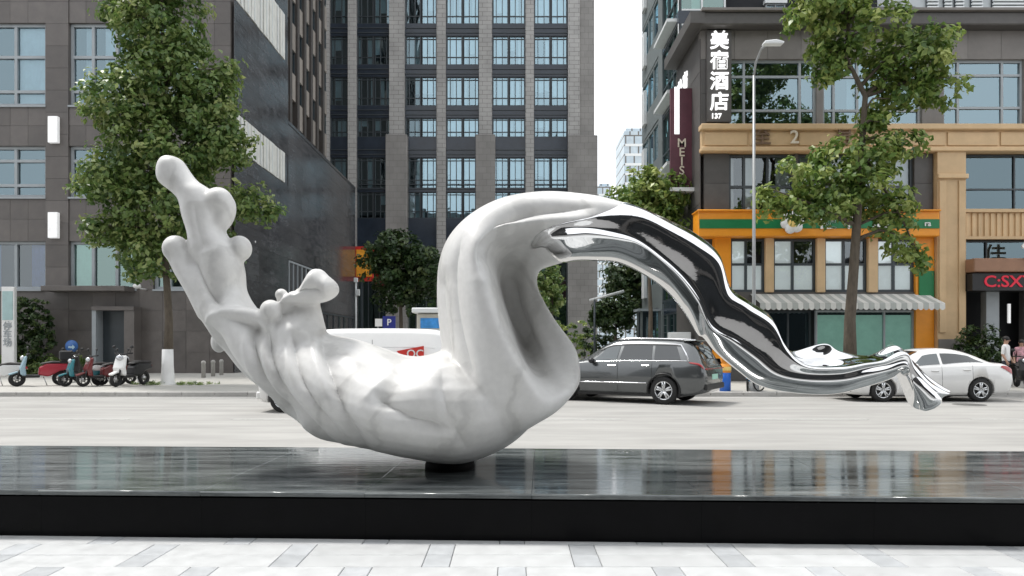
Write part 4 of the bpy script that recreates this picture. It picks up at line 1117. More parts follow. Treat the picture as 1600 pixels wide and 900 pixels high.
# left street tree with a whitewashed foot
ty = 26.6
lt_b = Vector((PX(262, ty), ty, pave_z))
bl = [blob_px(250, 40, ty, 72, 62), blob_px(255, -60, ty, 60, 60), blob_px(185, 15, ty, 28, 22), blob_px(262, 130, ty, 76, 62), blob_px(215, 170, ty, 60, 55, None, -0.6), blob_px(320, 165, ty, 50, 60),
      blob_px(250, 240, ty, 86, 62), blob_px(345, 225, ty, 48, 40), blob_px(195, 285, ty, 52, 40, None, -0.5), blob_px(145, 292, ty, 30, 12, 0.5), blob_px(270, 330, ty, 82, 60), blob_px(385, 315, ty, 40, 26, 0.7),
      blob_px(175, 360, ty, 44, 26, 0.8), blob_px(235, 395, ty, 48, 40), blob_px(330, 390, ty, 44, 34), blob_px(412, 335, ty, 26, 12, 0.4), blob_px(350, 110, ty, 22, 22)]
ltree = tree('street_tree', 'tall leafy street tree with whitewashed trunk foot before the stone building', lt_b, bl, 34000, 0.23, M_LEAF, 0.16, 3,
             [lt_b, P(264, 500, ty), P(258, 400, ty), P(262, 250, ty), P(254, 100, ty), P(252, -30, ty)], 'street trees along the kerb', limbs=26, crad=0.42)
wm = MB(); wm.lathe([(0.0, 1.27), (0.19, 1.27), (0.2, 0.7), (0.235, 0.15), (0.27, 0.0)], lt_b, n=18)
wm.build('whitewash', M_WHITE, ltree)

# right street tree, open crown in two tiers
ty = 24.6
rt_b = Vector((PX(1328, ty), ty, pave_z))
br = [blob_px(1290, 20, ty, 62, 40), blob_px(1360, 55, ty, 66, 44), blob_px(1290, 75, ty, 34, 22), blob_px(1450, 65, ty, 46, 24, 0.8), blob_px(1425, 105, ty, 64, 40), blob_px(1470, 140, ty, 34, 26, 0.7), blob_px(1390, 145, ty, 44, 32), blob_px(1300, 110, ty, 26, 16, 0.5), blob_px(1330, -60, ty, 90, 55),
      blob_px(1365, 195, ty, 30, 24), blob_px(1395, 235, ty, 52, 26), blob_px(1330, 255, ty, 66, 38), blob_px(1255, 280, ty, 52, 34), blob_px(1345, 305, ty, 74, 40), blob_px(1215, 315, ty, 30, 24, 0.6), blob_px(1285, 330, ty, 50, 22), blob_px(1395, 345, ty, 34, 34), blob_px(1415, 385, ty, 22, 26, 0.5), blob_px(1435, 412, ty, 12, 14, 0.35)]
tree('street_tree', 'leafy street tree with bare dark trunk in front of the orange shops', rt_b, br, 15500, 0.25, M_LEAFB, 0.20, 5,
     [rt_b, P(1328, 500, ty), P(1334, 420, ty), P(1340, 330, ty), P(1346, 240, ty), P(1352, 150, ty), P(1322, 90, ty), P(1330, -30, ty)], 'street trees along the kerb', limbs=28, crad=0.38)

def round_tree(label, u, v, Y, ru, rv, count, size, lm_, seed, group=None, trunk=0.12, name='tree'):
    b = Vector((PX(u, Y), Y, pave_z)); k = Y / F
    r = random.Random(seed); bb = [blob_px(u, v, Y, ru * 0.72, rv * 0.72)]
    for i in range(7):
        a = i * 0.9 + r.random()
        bb.append(blob_px(u + ru * 0.55 * math.cos(a), v + rv * 0.5 * math.sin(a), Y, ru * 0.45, rv * 0.45, None, r.uniform(-.5, .5) * ru * k))
    return tree(name, label, b, bb, count, size, lm_, trunk, seed, None, group, crad=0.06 * ru * k + 0.25, limbs=9)
round_tree('round dark evergreen tree beside the orange shop sign', 632, 425, 44, 72, 68, 9000, 0.30, M_LEAFD, 21, trunk=0.16)
round_tree('fresh green bushy tree below the banner sign', 1015, 325, 31, 66, 62, 8000, 0.24, M_LEAFB, 22)
round_tree('dark tree beyond the grey car under the steel arch', 1000, 440, 46, 66, 52, 7000, 0.30, M_LEAFD, 23)
round_tree('small tree against the base of the brick tower', 858, 452, 56, 30, 50, 3000, 0.30, M_LEAF, 24)
round_tree('low dark tree beside the guard booth', 960, 490, 40, 40, 32, 3500, 0.24, M_LEAFD, 25)

def hedge(name, label, x0, x1, y0, y1, z1, count, size, lm_, seed, cat='hedge'):
    h = tag(empty(name, ((x0 + x1) / 2, (y0 + y1) / 2, pave_z)), label, cat)
    n = max(2, int((x1 - x0) / 1.0)); bb = []
    for i in range(n):
        bb.append(((x0 + (i + 0.5) * (x1 - x0) / n, (y0 + y1) / 2, pave_z + (z1 - pave_z) * 0.5), ((x1 - x0) / n * 0.7, (y1 - y0) / 2, (z1 - pave_z) * 0.52)))
    me, _ = leaf_mesh('foliage', bb, count, size, seed, crad=0.2)
    link('foliage', me, lm_, h)
    sb_ = MB()
    for b in bb: sb_.tube([(b[0][0], b[0][1], pave_z), (b[0][0] + 0.05, b[0][1], b[0][2])], [0.04, 0.02], 6)
    sb_.build('stems', M_BARK, h)
    return h
hedge('hedge', 'clipped yellow green hedge beneath the brick tower', PX(850, 52), PX(925, 52), 51.2, 52.8, PZ(500, 52), 3000, 0.2, M_LEAFB, 31)
hedge('hedge', 'dark hedge between the tower and the guard booth', PX(915, 43), PX(1075, 43), 42.0, 43.4, PZ(505, 43), 4500, 0.2, M_LEAFD, 32)
hedge('hedge', 'low hedge at the foot of the stone building behind scooters', PX(-60, 35.5), PX(128, 35.5), 35.0, 36.2, PZ(555, 35.5), 5000, 0.16, M_LEAF, 33)
hedge('shrub', 'tall dark shrub before the blue window of the stone building', PX(20, 35.8), PX(74, 35.8), 35.2, 36.4, PZ(462, 35.8), 4000, 0.2, M_LEAFD, 34, 'shrub')
hedge('shrub', 'dark potted shrub beside the dark shop door', PX(1502, 27.8), PX(1560, 27.8), 27.3, 28.3, PZ(515, 27.8), 2600, 0.15, M_LEAFD, 35, 'shrub')
# grass ring round the whitewashed trunk
me, _ = leaf_mesh('grass', [((lt_b.x + 0.25, lt_b.y, pave_z + 0.03), (1.5, 0.55, 0.06))], 1500, 0.12, 41, crad=0.12, aspect=0.2)
tag(link('grass', me, M_LEAF), 'grass tuft round the whitewashed tree foot', 'grass', kind='stuff')

# ------------------------------------------------------------------ vehicles
def wheel(root, x, y, r, wdt, side, spokes=5, rimm=None):
    """side -1: outer face towards -y (local)"""
    t = MB(); hw = wdt / 2
    t.lathe([(r * 0.62, -hw * 0.9), (r * 0.9, -hw), (r * 0.985, -hw * 0.75), (r, 0), (r * 0.985, hw * 0.75), (r * 0.9, hw), (r * 0.62, hw * 0.9), (r * 0.62, -hw * 0.9)], (0, 0, 0), 'y', 30)
    w_ = t.build('wheel', M_RUBBER, root, local=True, loc=(x, y, r))
    s = MB(); o = side * hw
    s.lathe([(r * 0.66, o * 0.95), (r * 0.60, o * 0.92), (r * 0.58, o * 0.4)], (0, 0, 0), 'y', 30)
    for k in range(spokes):
        a = 2 * math.pi * k / spokes + 0.3
        for da in (-0.16, 0.16):
            p0 = Vector((math.cos(a + da * 2) * r * 0.1, o * 0.82, math.sin(a + da * 2) * r * 0.1)); p1 = Vector((math.cos(a + da) * r * 0.62, o * 0.86, math.sin(a + da) * r * 0.62))
            s.tube([p0, p1], [r * 0.085, r * 0.065], 6)
    s.lathe([(0.001, o * 0.95), (r * 0.13, o * 0.93), (r * 0.15, o * 0.6)], (0, 0, 0), 'y', 14)
    link('rim', s.mesh('rim'), rimm or M_RIM, w_, (0, 0, 0), True)
    d = MB(); d.lathe([(0.001, o * 0.45), (r * 0.6, o * 0.45), (r * 0.6, o * 0.4)], (0, 0, 0), 'y', 20)
    link('brake_disc', d.mesh('brake_disc'), M_BLACK, w_, (0, 0, 0), True)
    return w_
M_RIM = mat('alloy_rim', (0.62, 0.63, 0.64), 0.25, metal=0.8, var=0.08)
M_CARGL = mat('car_glass', (0.012, 0.016, 0.018), 0.03, var=0.1, spec=0.8, coat=1.0)
M_CARGLS = mat('car_glass_clear', (0.06, 0.075, 0.08), 0.03, var=0.1, spec=1.0, coat=1.0)
M_RED = mat('tail_red', (0.35, 0.01, 0.012), 0.15, coat=1)
M_HEAD = mat('head_lamp', (0.55, 0.57, 0.6), 0.08, coat=1, metal=0.4)
M_CHR = mat('chrome_trim', (0.75, 0.75, 0.76), 0.12, metal=1, var=0.04)

class CarSkin:
    """body surface from stations along x: (x, z_bottom, z_shoulder, z_top, w_sill, w_mid, w_shoulder, w_top)"""
    def __init__(s, st):
        rows_ = []
        for (x, zb, zs, zt, wb, wm, wsx, wt) in st:
            zm = zb + (zs - zb) * 0.55
            half = [(0, zb), (wb * 0.9, zb), (wb, zb + 0.09), (wm, zm), (wsx, zs), (wsx * 0.985 - 0.01, zs + 0.03), (wt + (wsx - wt) * 0.12, zt - (zt - zs) * 0.12 - 0.015), (wt * 0.86, zt - 0.004), (wt * 0.5, zt + 0.012), (0, zt + 0.018)]
            full = half + [(-a, b) for a, b in half[-2:0:-1]]
            rows_.append([(x, a, b) for a, b in full])
        s.R = np.array(rows_); s.ns, s.nr = s.R.shape[:2]
        s.xs = np.array([q[0] for q in st])
    def at(s, si, ri):
        ring = np.stack([cr1(s.R[:, k, :], [min(max(si, 0), s.ns - 1.001)])[0] for k in range(s.nr)], 0)
        i = int(math.floor(ri)) % s.nr; f = ri - math.floor(ri)
        return ring[i] * (1 - f) + ring[(i + 1) % s.nr] * f
    def si(s, x): return float(np.interp(x, s.xs, np.arange(s.ns)))
    def body(s, sub=5):
        ts = np.linspace(0, s.ns - 1.001, (s.ns - 1) * sub + 1)
        G = np.stack([cr1(s.R[:, k, :], ts) for k in range(s.nr)], 1)
        mb = MB(); capped(mb, G); return mb
    def patch(s, corners, off=0.008, n=8, m=4):
        """quad patch lifted off the skin; corners as (x, ring) a-b-c-d"""
        a, b, c, d = corners
        vs, pts = [], []
        for j in range(m + 1):
            for i in range(n + 1):
                p, q = i / n, j / m
                x = (a[0] * (1 - p) + b[0] * p) * (1 - q) + (d[0] * (1 - p) + c[0] * p) * q
                r = (a[1] * (1 - p) + b[1] * p) * (1 - q) + (d[1] * (1 - p) + c[1] * p) * q
                sv = s.si(x); p0 = s.at(sv, r); e = 0.02
                du = s.at(sv + e, r) - s.at(sv - e, r); dv = s.at(sv, r + e) - s.at(sv, r - e)
                nn = np.cross(dv, du); nn = nn / (np.linalg.norm(nn) + 1e-9)
                cen = np.array([p0[0], 0, 0.7]); 
                if np.dot(nn, p0 - cen) < 0: nn = -nn
                vs.append(p0 + nn * off)
        fs = [(j * (n + 1) + i, j * (n + 1) + i + 1, (j + 1) * (n + 1) + i + 1, (j + 1) * (n + 1) + i) for j in range(m) for i in range(n)]
        return MB().add(vs, fs, True)
def cut_arches(me, wheels, r, w_):
    """boolean wheel arches"""
    o = bpy.data.objects.new('tmp', me); COL.objects.link(o)
    cs = []
    for x, z in wheels:
        c = MB(); c.lathe([(0.001, -w_ - 0.2), (r, -w_ - 0.2), (r, -w_ + 0.32), (0.001, -w_ + 0.32)], (x, 0, z), 'y', 28, False)
        c.lathe([(0.001, w_ - 0.32), (r, w_ - 0.32), (r, w_ + 0.2), (0.001, w_ + 0.2)], (x, 0, z), 'y', 28, False)
        cm_ = c.mesh('c'); bm = bmesh.new(); bm.from_mesh(cm_); bmesh.ops.remove_doubles(bm, verts=bm.verts, dist=0.0025); bmesh.ops.recalc_face_normals(bm, faces=bm.faces); bm.to_mesh(cm_); bm.free()
        co = bpy.data.objects.new('c', cm_); COL.objects.link(co); cs.append(co)
        md = o.modifiers.new('b', 'BOOLEAN'); md.operation = 'DIFFERENCE'; md.object = co; md.solver = 'EXACT'
    dg = bpy.context.evaluated_depsgraph_get(); dg.update()
    out = bpy.data.meshes.new_from_object(o.evaluated_get(dg))
    for q in cs + [o]: bpy.data.objects.remove(q)
    return out
def arch_trim(root, wheels, r, wmid, m, th=0.03):
    for x, z in wheels:
        for s in (-1, 1):
            pts = [(x + (r + 0.012) * math.cos(a), s * wmid, z + (r + 0.012) * math.sin(a)) for a in np.linspace(math.radians(-12), math.radians(192), 20)]
            MB().tube(pts, th, 6).build('wheel_arch_trim', m, root, local=True)

# grey SUV, nose turned away to the left
suv_st = [(0.0, 0.42, 0.72, 0.80, 0.60, 0.66, 0.62, 0.55), (0.1, 0.28, 0.85, 0.93, 0.80, 0.86, 0.82, 0.72), (0.5, 0.24, 0.97, 1.05, 0.90, 0.95, 0.90, 0.80), (1.1, 0.24, 1.03, 1.12, 0.92, 0.965, 0.93, 0.82), (1.45, 0.24, 1.05, 1.17, 0.92, 0.965, 0.93, 0.80),
          (2.2, 0.24, 1.07, 1.62, 0.92, 0.965, 0.93, 0.68), (2.7, 0.24, 1.08, 1.71, 0.92, 0.965, 0.93, 0.67), (3.6, 0.24, 1.09, 1.71, 0.92, 0.965, 0.93, 0.66), (4.35, 0.24, 1.10, 1.66, 0.92, 0.965, 0.92, 0.64), (4.62, 0.26, 1.09, 1.50, 0.90, 0.95, 0.90, 0.66), (4.82, 0.32, 1.05, 1.16, 0.86, 0.92, 0.86, 0.72), (4.93, 0.42, 0.92, 1.0, 0.78, 0.86, 0.82, 0.70), (4.96, 0.5, 0.8, 0.88, 0.68, 0.76, 0.72, 0.6)]
def make_suv():
    wl2 = [(0.95, 0.37), (3.87, 0.37)]
    fx, fy = PX(887, 20.95), 20.95
    bx_, by_ = PX(1035, 19.5), 19.5
    ang = math.atan2(by_ - fy, bx_ - fx)
    # local x runs nose to tail; local -y is the side we see; near wheels sit at y = -0.83
    root = empty('parked_car', (0, 0, 0), ang)
    c, s = math.cos(ang), math.sin(ang)
    lxm, lym = (0.95 + 3.87) / 2, -0.83
    mx_, my_ = (fx + bx_) / 2, (fy + by_) / 2
    root.location = (mx_ - (c * lxm - s * lym), my_ - (s * lxm + c * lym), 0)
    tag(root, 'dark grey estate car with silver roof rails seen past the sculpture', 'car')
    M_SUV = mat('suv_paint', (0.10, 0.107, 0.11), 0.22, metal=0.55, var=0.04, coat=1.0)
    sk = CarSkin(suv_st)
    me = cut_arches(sk.body().mesh('body'), wl2, 0.43, 0.96)
    b = link('body', me, M_SUV, root, (0, 0, 0), True)
    arch_trim(root, wl2, 0.43, 0.945, M_BLACK, 0.022)
    N_ = sk.nr
    for sd_ in (0, 1):
        f = (lambda r: r) if sd_ == 0 else (lambda r: N_ - r)
        for (xa, xb, xc, xd, nm) in ((1.78, 2.55, 2.62, 2.18, 'front_window'), (2.63, 3.52, 3.50, 2.70, 'side_window'), (3.60, 4.30, 4.12, 3.58, 'rear_side_window')):
            sk.patch([(xa, f(5.12)), (xb, f(5.12)), (xc, f(5.86)), (xd, f(5.86))]).build(nm, M_CARGLS if nm == 'front_window' else M_CARGL, root, local=True)
        pts = [sk.at(sk.si(x), f(5.92)) + np.array([0, 0, 0.012]) for x in np.linspace(2.0, 4.25, 14)] + [sk.at(sk.si(4.4), f(5.5)), sk.at(sk.si(4.5), f(5.02))]
        MB().tube([Vector(p) for p in pts], 0.022, 6).build('window_trim', M_CHR, root, local=True)
        MB().tube([Vector(sk.at(sk.si(x), f(5.05))) for x in np.linspace(1.75, 4.45, 14)], 0.016, 6).build('window_trim', M_CHR, root, local=True)
        rail = [Vector(sk.at(sk.si(x), f(7.0))) + Vector((0, 0, 0.025)) for x in np.linspace(2.45, 4.25, 12)]
        MB().tube(rail, 0.022, 6).build('roof_rail', M_CHR, root, local=True)
        MB().tube([Vector(sk.at(sk.si(x), f(2.6))) for x in np.linspace(1.4, 3.4, 10)], 0.02, 6).build('door_strip', M_CHR, root, local=True)
        for x in (2.60, 3.55):
            MB().tube([Vector(sk.at(sk.si(x), f(r))) for r in np.linspace(2.0, 4.9, 12)], 0.006, 4).build('door_gap', M_BLACK, root, local=True)
        for x in (2.42, 3.38):
            p = sk.at(sk.si(x), f(3.8)); MB().box(p[0] - 0.11, p[0] + 0.11, p[1] - 0.03, p[1] + 0.03, p[2] - 0.015, p[2] + 0.02).build('door_handle', M_CHR, root, 0.008, True)
        sy_ = -1 if sk.at(5, f(4))[1] < 0 else 1
        MB().sphere((1.85, sy_ * 1.03, 1.14), 0.12, 10, 7, (0.7, 1.0, 0.65)).build('wing_mirror', M_BLACK, root, local=True)
        sk.patch([(4.55, f(4.0)), (4.9, f(3.9)), (4.86, f(4.7)), (4.5, f(4.6))], 0.015).build('tail_lamp', M_RED, root, local=True)
        sk.patch([(0.08, f(3.6)), (0.5, f(3.6)), (0.5, f(4.2)), (0.06, f(4.4))], 0.012).build('head_lamp', M_HEAD, root, local=True)
    sk.patch([(1.56, 7.2), (1.56, N_ - 7.2), (2.14, N_ - 7.0), (2.14, 7.0)], 0.01, 10, 6).build('windscreen', M_CARGL, root, local=True)
    sk.patch([(4.44, 7.0), (4.44, N_ - 7.0), (4.80, N_ - 7.3), (4.80, 7.3)], 0.012, 10, 6).build('rear_window', M_CARGL, root, local=True)
    MB().box(4.30, 4.62, -0.6, 0.6, 1.665, 1.69).build('spoiler', M_SUV, root, 0.01, True)
    MB().box(4.90, 4.99, -0.8, 0.8, 0.40, 0.55).build('rear_bumper', M_BLACK, root, 0.02, True)
    MB().box(4.92, 4.97, -0.26, 0.26, 0.66, 0.80).build('number_plate', mat('plate_green', (0.35, 0.6, 0.5), 0.5), root, 0.005, True)
    MB().box(4.93, 4.985, -0.78, 0.78, 0.93, 0.96).build('tail_strip', M_RED, root, 0.005, True)
    MB().box(0.6, 4.3, -0.85, 0.85, 0.2, 0.4).build('underbody', M_BLACK, root, local=True)
    for x, z in wl2:
        for s_ in (-1, 1): wheel(root, x, s_ * 0.83, 0.37, 0.235, s_)
make_suv()

# white saloon facing left
sed_st = [(0.0, 0.34, 0.54, 0.62, 0.45, 0.55, 0.50, 0.44), (0.08, 0.22, 0.62, 0.70, 0.66, 0.72, 0.68, 0.58), (0.45, 0.19, 0.72, 0.80, 0.82, 0.86, 0.80, 0.70), (0.95, 0.18, 0.83, 0.91, 0.86, 0.89, 0.85, 0.74), (1.35, 0.18, 0.89, 0.98, 0.87, 0.89, 0.86, 0.72),
          (2.05, 0.18, 0.92, 1.36, 0.87, 0.89, 0.86, 0.60), (2.5, 0.18, 0.94, 1.455, 0.87, 0.89, 0.86, 0.58), (3.05, 0.18, 0.96, 1.44, 0.87, 0.89, 0.86, 0.57), (3.6, 0.18, 0.98, 1.30, 0.87, 0.89, 0.86, 0.57), (4.05, 0.19, 0.99, 1.10, 0.86, 0.89, 0.84, 0.64), (4.4, 0.22, 0.96, 1.05, 0.83, 0.87, 0.81, 0.70), (4.58, 0.3, 0.86, 0.95, 0.74, 0.80, 0.76, 0.66), (4.63, 0.42, 0.74, 0.82, 0.62, 0.68, 0.64, 0.55)]
def make_sedan():
    ys = 20.35
    root = empty('parked_car', (0, 0, 0), math.radians(1.0))
    x0 = PX(1377, ys) - 0.95
    root.location = (x0, ys + 0.76, 0)
    tag(root, 'white saloon car parked behind the tip of the steel ribbon', 'car')
    M_SED = mat('sedan_paint', (0.74, 0.74, 0.73), 0.28, var=0.03, coat=1.0)
    wl2 = [(0.95, 0.32), (3.66, 0.32)]
    sk = CarSkin(sed_st); N_ = sk.nr
    me = cut_arches(sk.body().mesh('body'), wl2, 0.375, 0.89)
    link('body', me, M_SED, root, (0, 0, 0), True)
    for sd_ in (0, 1):
        f = (lambda r: r) if sd_ == 0 else (lambda r: N_ - r)
        sk.patch([(1.72, f(5.15)), (2.55, f(5.15)), (2.55, f(5.86)), (2.12, f(5.84))]).build('front_window', M_CARGLS, root, local=True)
        sk.patch([(2.63, f(5.15)), (3.80, f(5.35)), (3.42, f(5.86)), (2.63, f(5.86))]).build('rear_window', M_CARGL, root, local=True)
        for x in (2.58, 3.42):
            MB().tube([Vector(sk.at(sk.si(x), f(r))) for r in np.linspace(2.0, 4.9, 12)], 0.005, 4).build('door_gap', M_BLACK, root, local=True)
        for x in (2.38, 3.26):
            p = sk.at(sk.si(x), f(3.75)); MB().box(p[0] - 0.1, p[0] + 0.1, p[1] - 0.03, p[1] + 0.03, p[2] - 0.012, p[2] + 0.018).build('door_handle', M_SED, root, 0.008, True)
        sy_ = -1 if sk.at(5, f(4))[1] < 0 else 1
        MB().sphere((1.78, sy_ * 0.97, 0.99), 0.1, 10, 7, (0.8, 1.0, 0.7)).build('wing_mirror', M_SED, root, local=True)
        sk.patch([(0.06, f(3.3)), (0.55, f(3.9)), (0.5, f(4.5)), (0.12, f(4.2))], 0.012).build('head_lamp', M_HEAD, root, local=True)
        sk.patch([(0.03, f(1.8)), (0.16, f(1.8)), (0.2, f(3.0)), (0.03, f(3.2))], 0.012).build('bumper_vent', M_BLACK, root, local=True)
        sk.patch([(4.2, f(3.9)), (4.55, f(3.5)), (4.55, f(4.4)), (4.3, f(4.6))], 0.012).build('tail_lamp', M_RED, root, local=True)
    sk.patch([(1.42, 7.2), (1.42, N_ - 7.2), (2.08, N_ - 7.0), (2.08, 7.0)], 0.01, 10, 6).build('windscreen', M_CARGL, root, local=True)
    sk.patch([(3.42, 7.0), (3.42, N_ - 7.0), (4.02, N_ - 7.2), (4.02, 7.2)], 0.01, 10, 6).build('rear_screen', M_CARGL, root, local=True)
    MB().box(-0.015, 0.10, -0.5, 0.5, 0.36, 0.58).build('grille', M_BLACK, root, 0.02, True)
    MB().box(0.6, 4.0, -0.78, 0.78, 0.15, 0.3).build('underbody', M_BLACK, root, local=True)
    for x, z in wl2:
        for s_ in (-1, 1): wheel(root, x, s_ * 0.77, 0.325, 0.21, s_, 5)
make_sedan()

# white panel van behind the sculpture
van_st = [(0.0, 0.40, 0.78, 0.88, 0.55, 0.62, 0.58, 0.52), (0.08, 0.26, 0.92, 1.02, 0.70, 0.76, 0.74, 0.66), (0.35, 0.22, 1.02, 1.15, 0.78, 0.82, 0.80, 0.72), (0.75, 0.22, 1.06, 1.5, 0.80, 0.84, 0.82, 0.72), (1.15, 0.22, 1.08, 1.84, 0.80, 0.84, 0.83, 0.72), (1.6, 0.22, 1.10, 1.93, 0.80, 0.84, 0.83, 0.74), (2.6, 0.22, 1.10, 1.95, 0.80, 0.84, 0.83, 0.75), (3.8, 0.22, 1.10, 1.94, 0.80, 0.84, 0.83, 0.75), (4.25, 0.24, 1.08, 1.88, 0.79, 0.83, 0.82, 0.72), (4.38, 0.34, 1.0, 1.7, 0.74, 0.79, 0.78, 0.66), (4.4, 0.45, 0.9, 1.5, 0.68, 0.73, 0.72, 0.6)]
def make_van():
    ys = 17.2
    root = empty('panel_van', (PX(443, ys) - 0.62, ys + 0.72, 0), 0)
    tag(root, 'white panel van with red lettering behind the sculpture body', 'van')
    M_VAN = mat('van_paint', (0.76, 0.76, 0.75), 0.35, var=0.04, coat=0.6)
    wl2 = [(0.62, 0.30), (3.45, 0.30)]
    sk = CarSkin(van_st); N_ = sk.nr
    me = cut_arches(sk.body().mesh('body'), wl2, 0.36, 0.84)
    link('body', me, M_VAN, root, (0, 0, 0), True)
    for sd_ in (0, 1):
        f = (lambda r: r) if sd_ == 0 else (lambda r: N_ - r)
        sk.patch([(0.75, f(5.1)), (1.5, f(5.1)), (1.5, f(5.85)), (1.12, f(5.82))]).build('front_window', M_CARGL, root, local=True)
        for x in (0.7, 1.6, 2.7):
            MB().tube([Vector(sk.at(sk.si(x), f(r))) for r in np.linspace(2.0, 5.8, 14)], 0.005, 4).build('door_gap', M_BLACK, root, local=True)
        for r in (5.25, 5.55):
            MB().tube([Vector(sk.at(sk.si(x), f(r))) for x in np.linspace(1.9, 4.1, 8)], 0.006, 4).build('side_seam', M_FRAMEW, root, local=True)
        sk.patch([(0.05, f(3.4)), (0.34, f(3.4)), (0.4, f(4.3)), (0.08, f(4.2))], 0.012).build('head_lamp', M_HEAD, root, local=True)
        sy_ = -1 if sk.at(5, f(4))[1] < 0 else 1
        MB().box(0.72, 0.9, sy_ * 0.86, sy_ * 1.05, 1.08, 1.28).build('wing_mirror', M_BLACK, root, 0.02, True)
        if sy_ < 0:
            near = f
    # red sticker with letters on the near flank
    st_ = MB().prism([(3.27, 1.43), (3.90, 1.55), (3.90, 1.21), (3.47, 1.21)], -0.855, -0.835)
    st_.build('sticker', mat('sticker_red', (0.62, 0.04, 0.03), 0.5), root, local=True)
    text(root, 'OC', 0.26, (3.70, -0.862, 1.36), M_WHITE, name='sticker_letters', depth=0.003, local=True)
    MB().prism([(2.62, 1.33), (2.72, 1.45), (2.85, 1.38), (2.88, 1.26), (2.7, 1.24)], -0.85, -0.835).build('sticker', mat('sticker_orange', (0.75, 0.62, 0.5), 0.5), root, local=True)
    sk.patch([(0.38, 7.2), (0.38, N_ - 7.2), (1.1, N_ - 7.0), (1.1, 7.0)], 0.01, 10, 6).build('windscreen', M_CARGL, root, local=True)
    MB().box(-0.04, 0.12, -0.68, 0.68, 0.3, 0.48).build('front_bumper', M_VAN, root, 0.03, True)
    MB().box(0.5, 4.0, -0.7, 0.7, 0.18, 0.35).build('underbody', M_BLACK, root, local=True)
    for x, z in wl2:
        for s_ in (-1, 1): wheel(root, x, s_ * 0.72, 0.30, 0.19, s_, 6)
make_van()

# ------------------------------------------------------------------ two-wheelers
M_TEAL = mat('teal_paint', (0.03, 0.21, 0.25), 0.3, coat=0.7, var=0.08)
M_REDP = mat('red_paint', (0.40, 0.025, 0.045), 0.35, coat=0.6, var=0.08)
M_BLUEP = mat('pale_blue_paint', (0.30, 0.44, 0.52), 0.35, coat=0.6, var=0.08)
M_SBLUE = mat('bike_blue', (0.04, 0.28, 0.55), 0.35, coat=0.5, var=0.08)
M_SEAT = mat('seat_vinyl', (0.02, 0.018, 0.018), 0.55)
M_DKRED = mat('dark_red_paint', (0.14, 0.02, 0.02), 0.35, coat=0.6)
def tyre(root, x, r, t, rim=M_STEEL, spokes=6):
    w_ = MB()
    prof = [(r - 2 * t, 0.0), (r - 1.6 * t, -t), (r - 0.5 * t, -t), (r, 0.0), (r - 0.5 * t, t), (r - 1.6 * t, t), (r - 2 * t, 0.0)]
    w_.lathe(prof, (0, 0, 0), 'y', 22)
    o = w_.build('wheel', M_RUBBER, root, local=True, loc=(x, 0, r))
    s = MB()
    for k in range(spokes):
        a = math.pi * 2 * k / spokes
        s.tube([(0, 0, 0), ((r - 2 * t) * math.cos(a), 0, (r - 2 * t) * math.sin(a))], t * 0.35, 5)
    s.lathe([(0.001, -t * 0.8), (t * 1.2, -t * 0.8), (t * 1.2, t * 0.8), (0.001, t * 0.8)], (0, 0, 0), 'y', 10)
    link('rim', s.mesh('rim'), rim, o, (0, 0, 0), True)
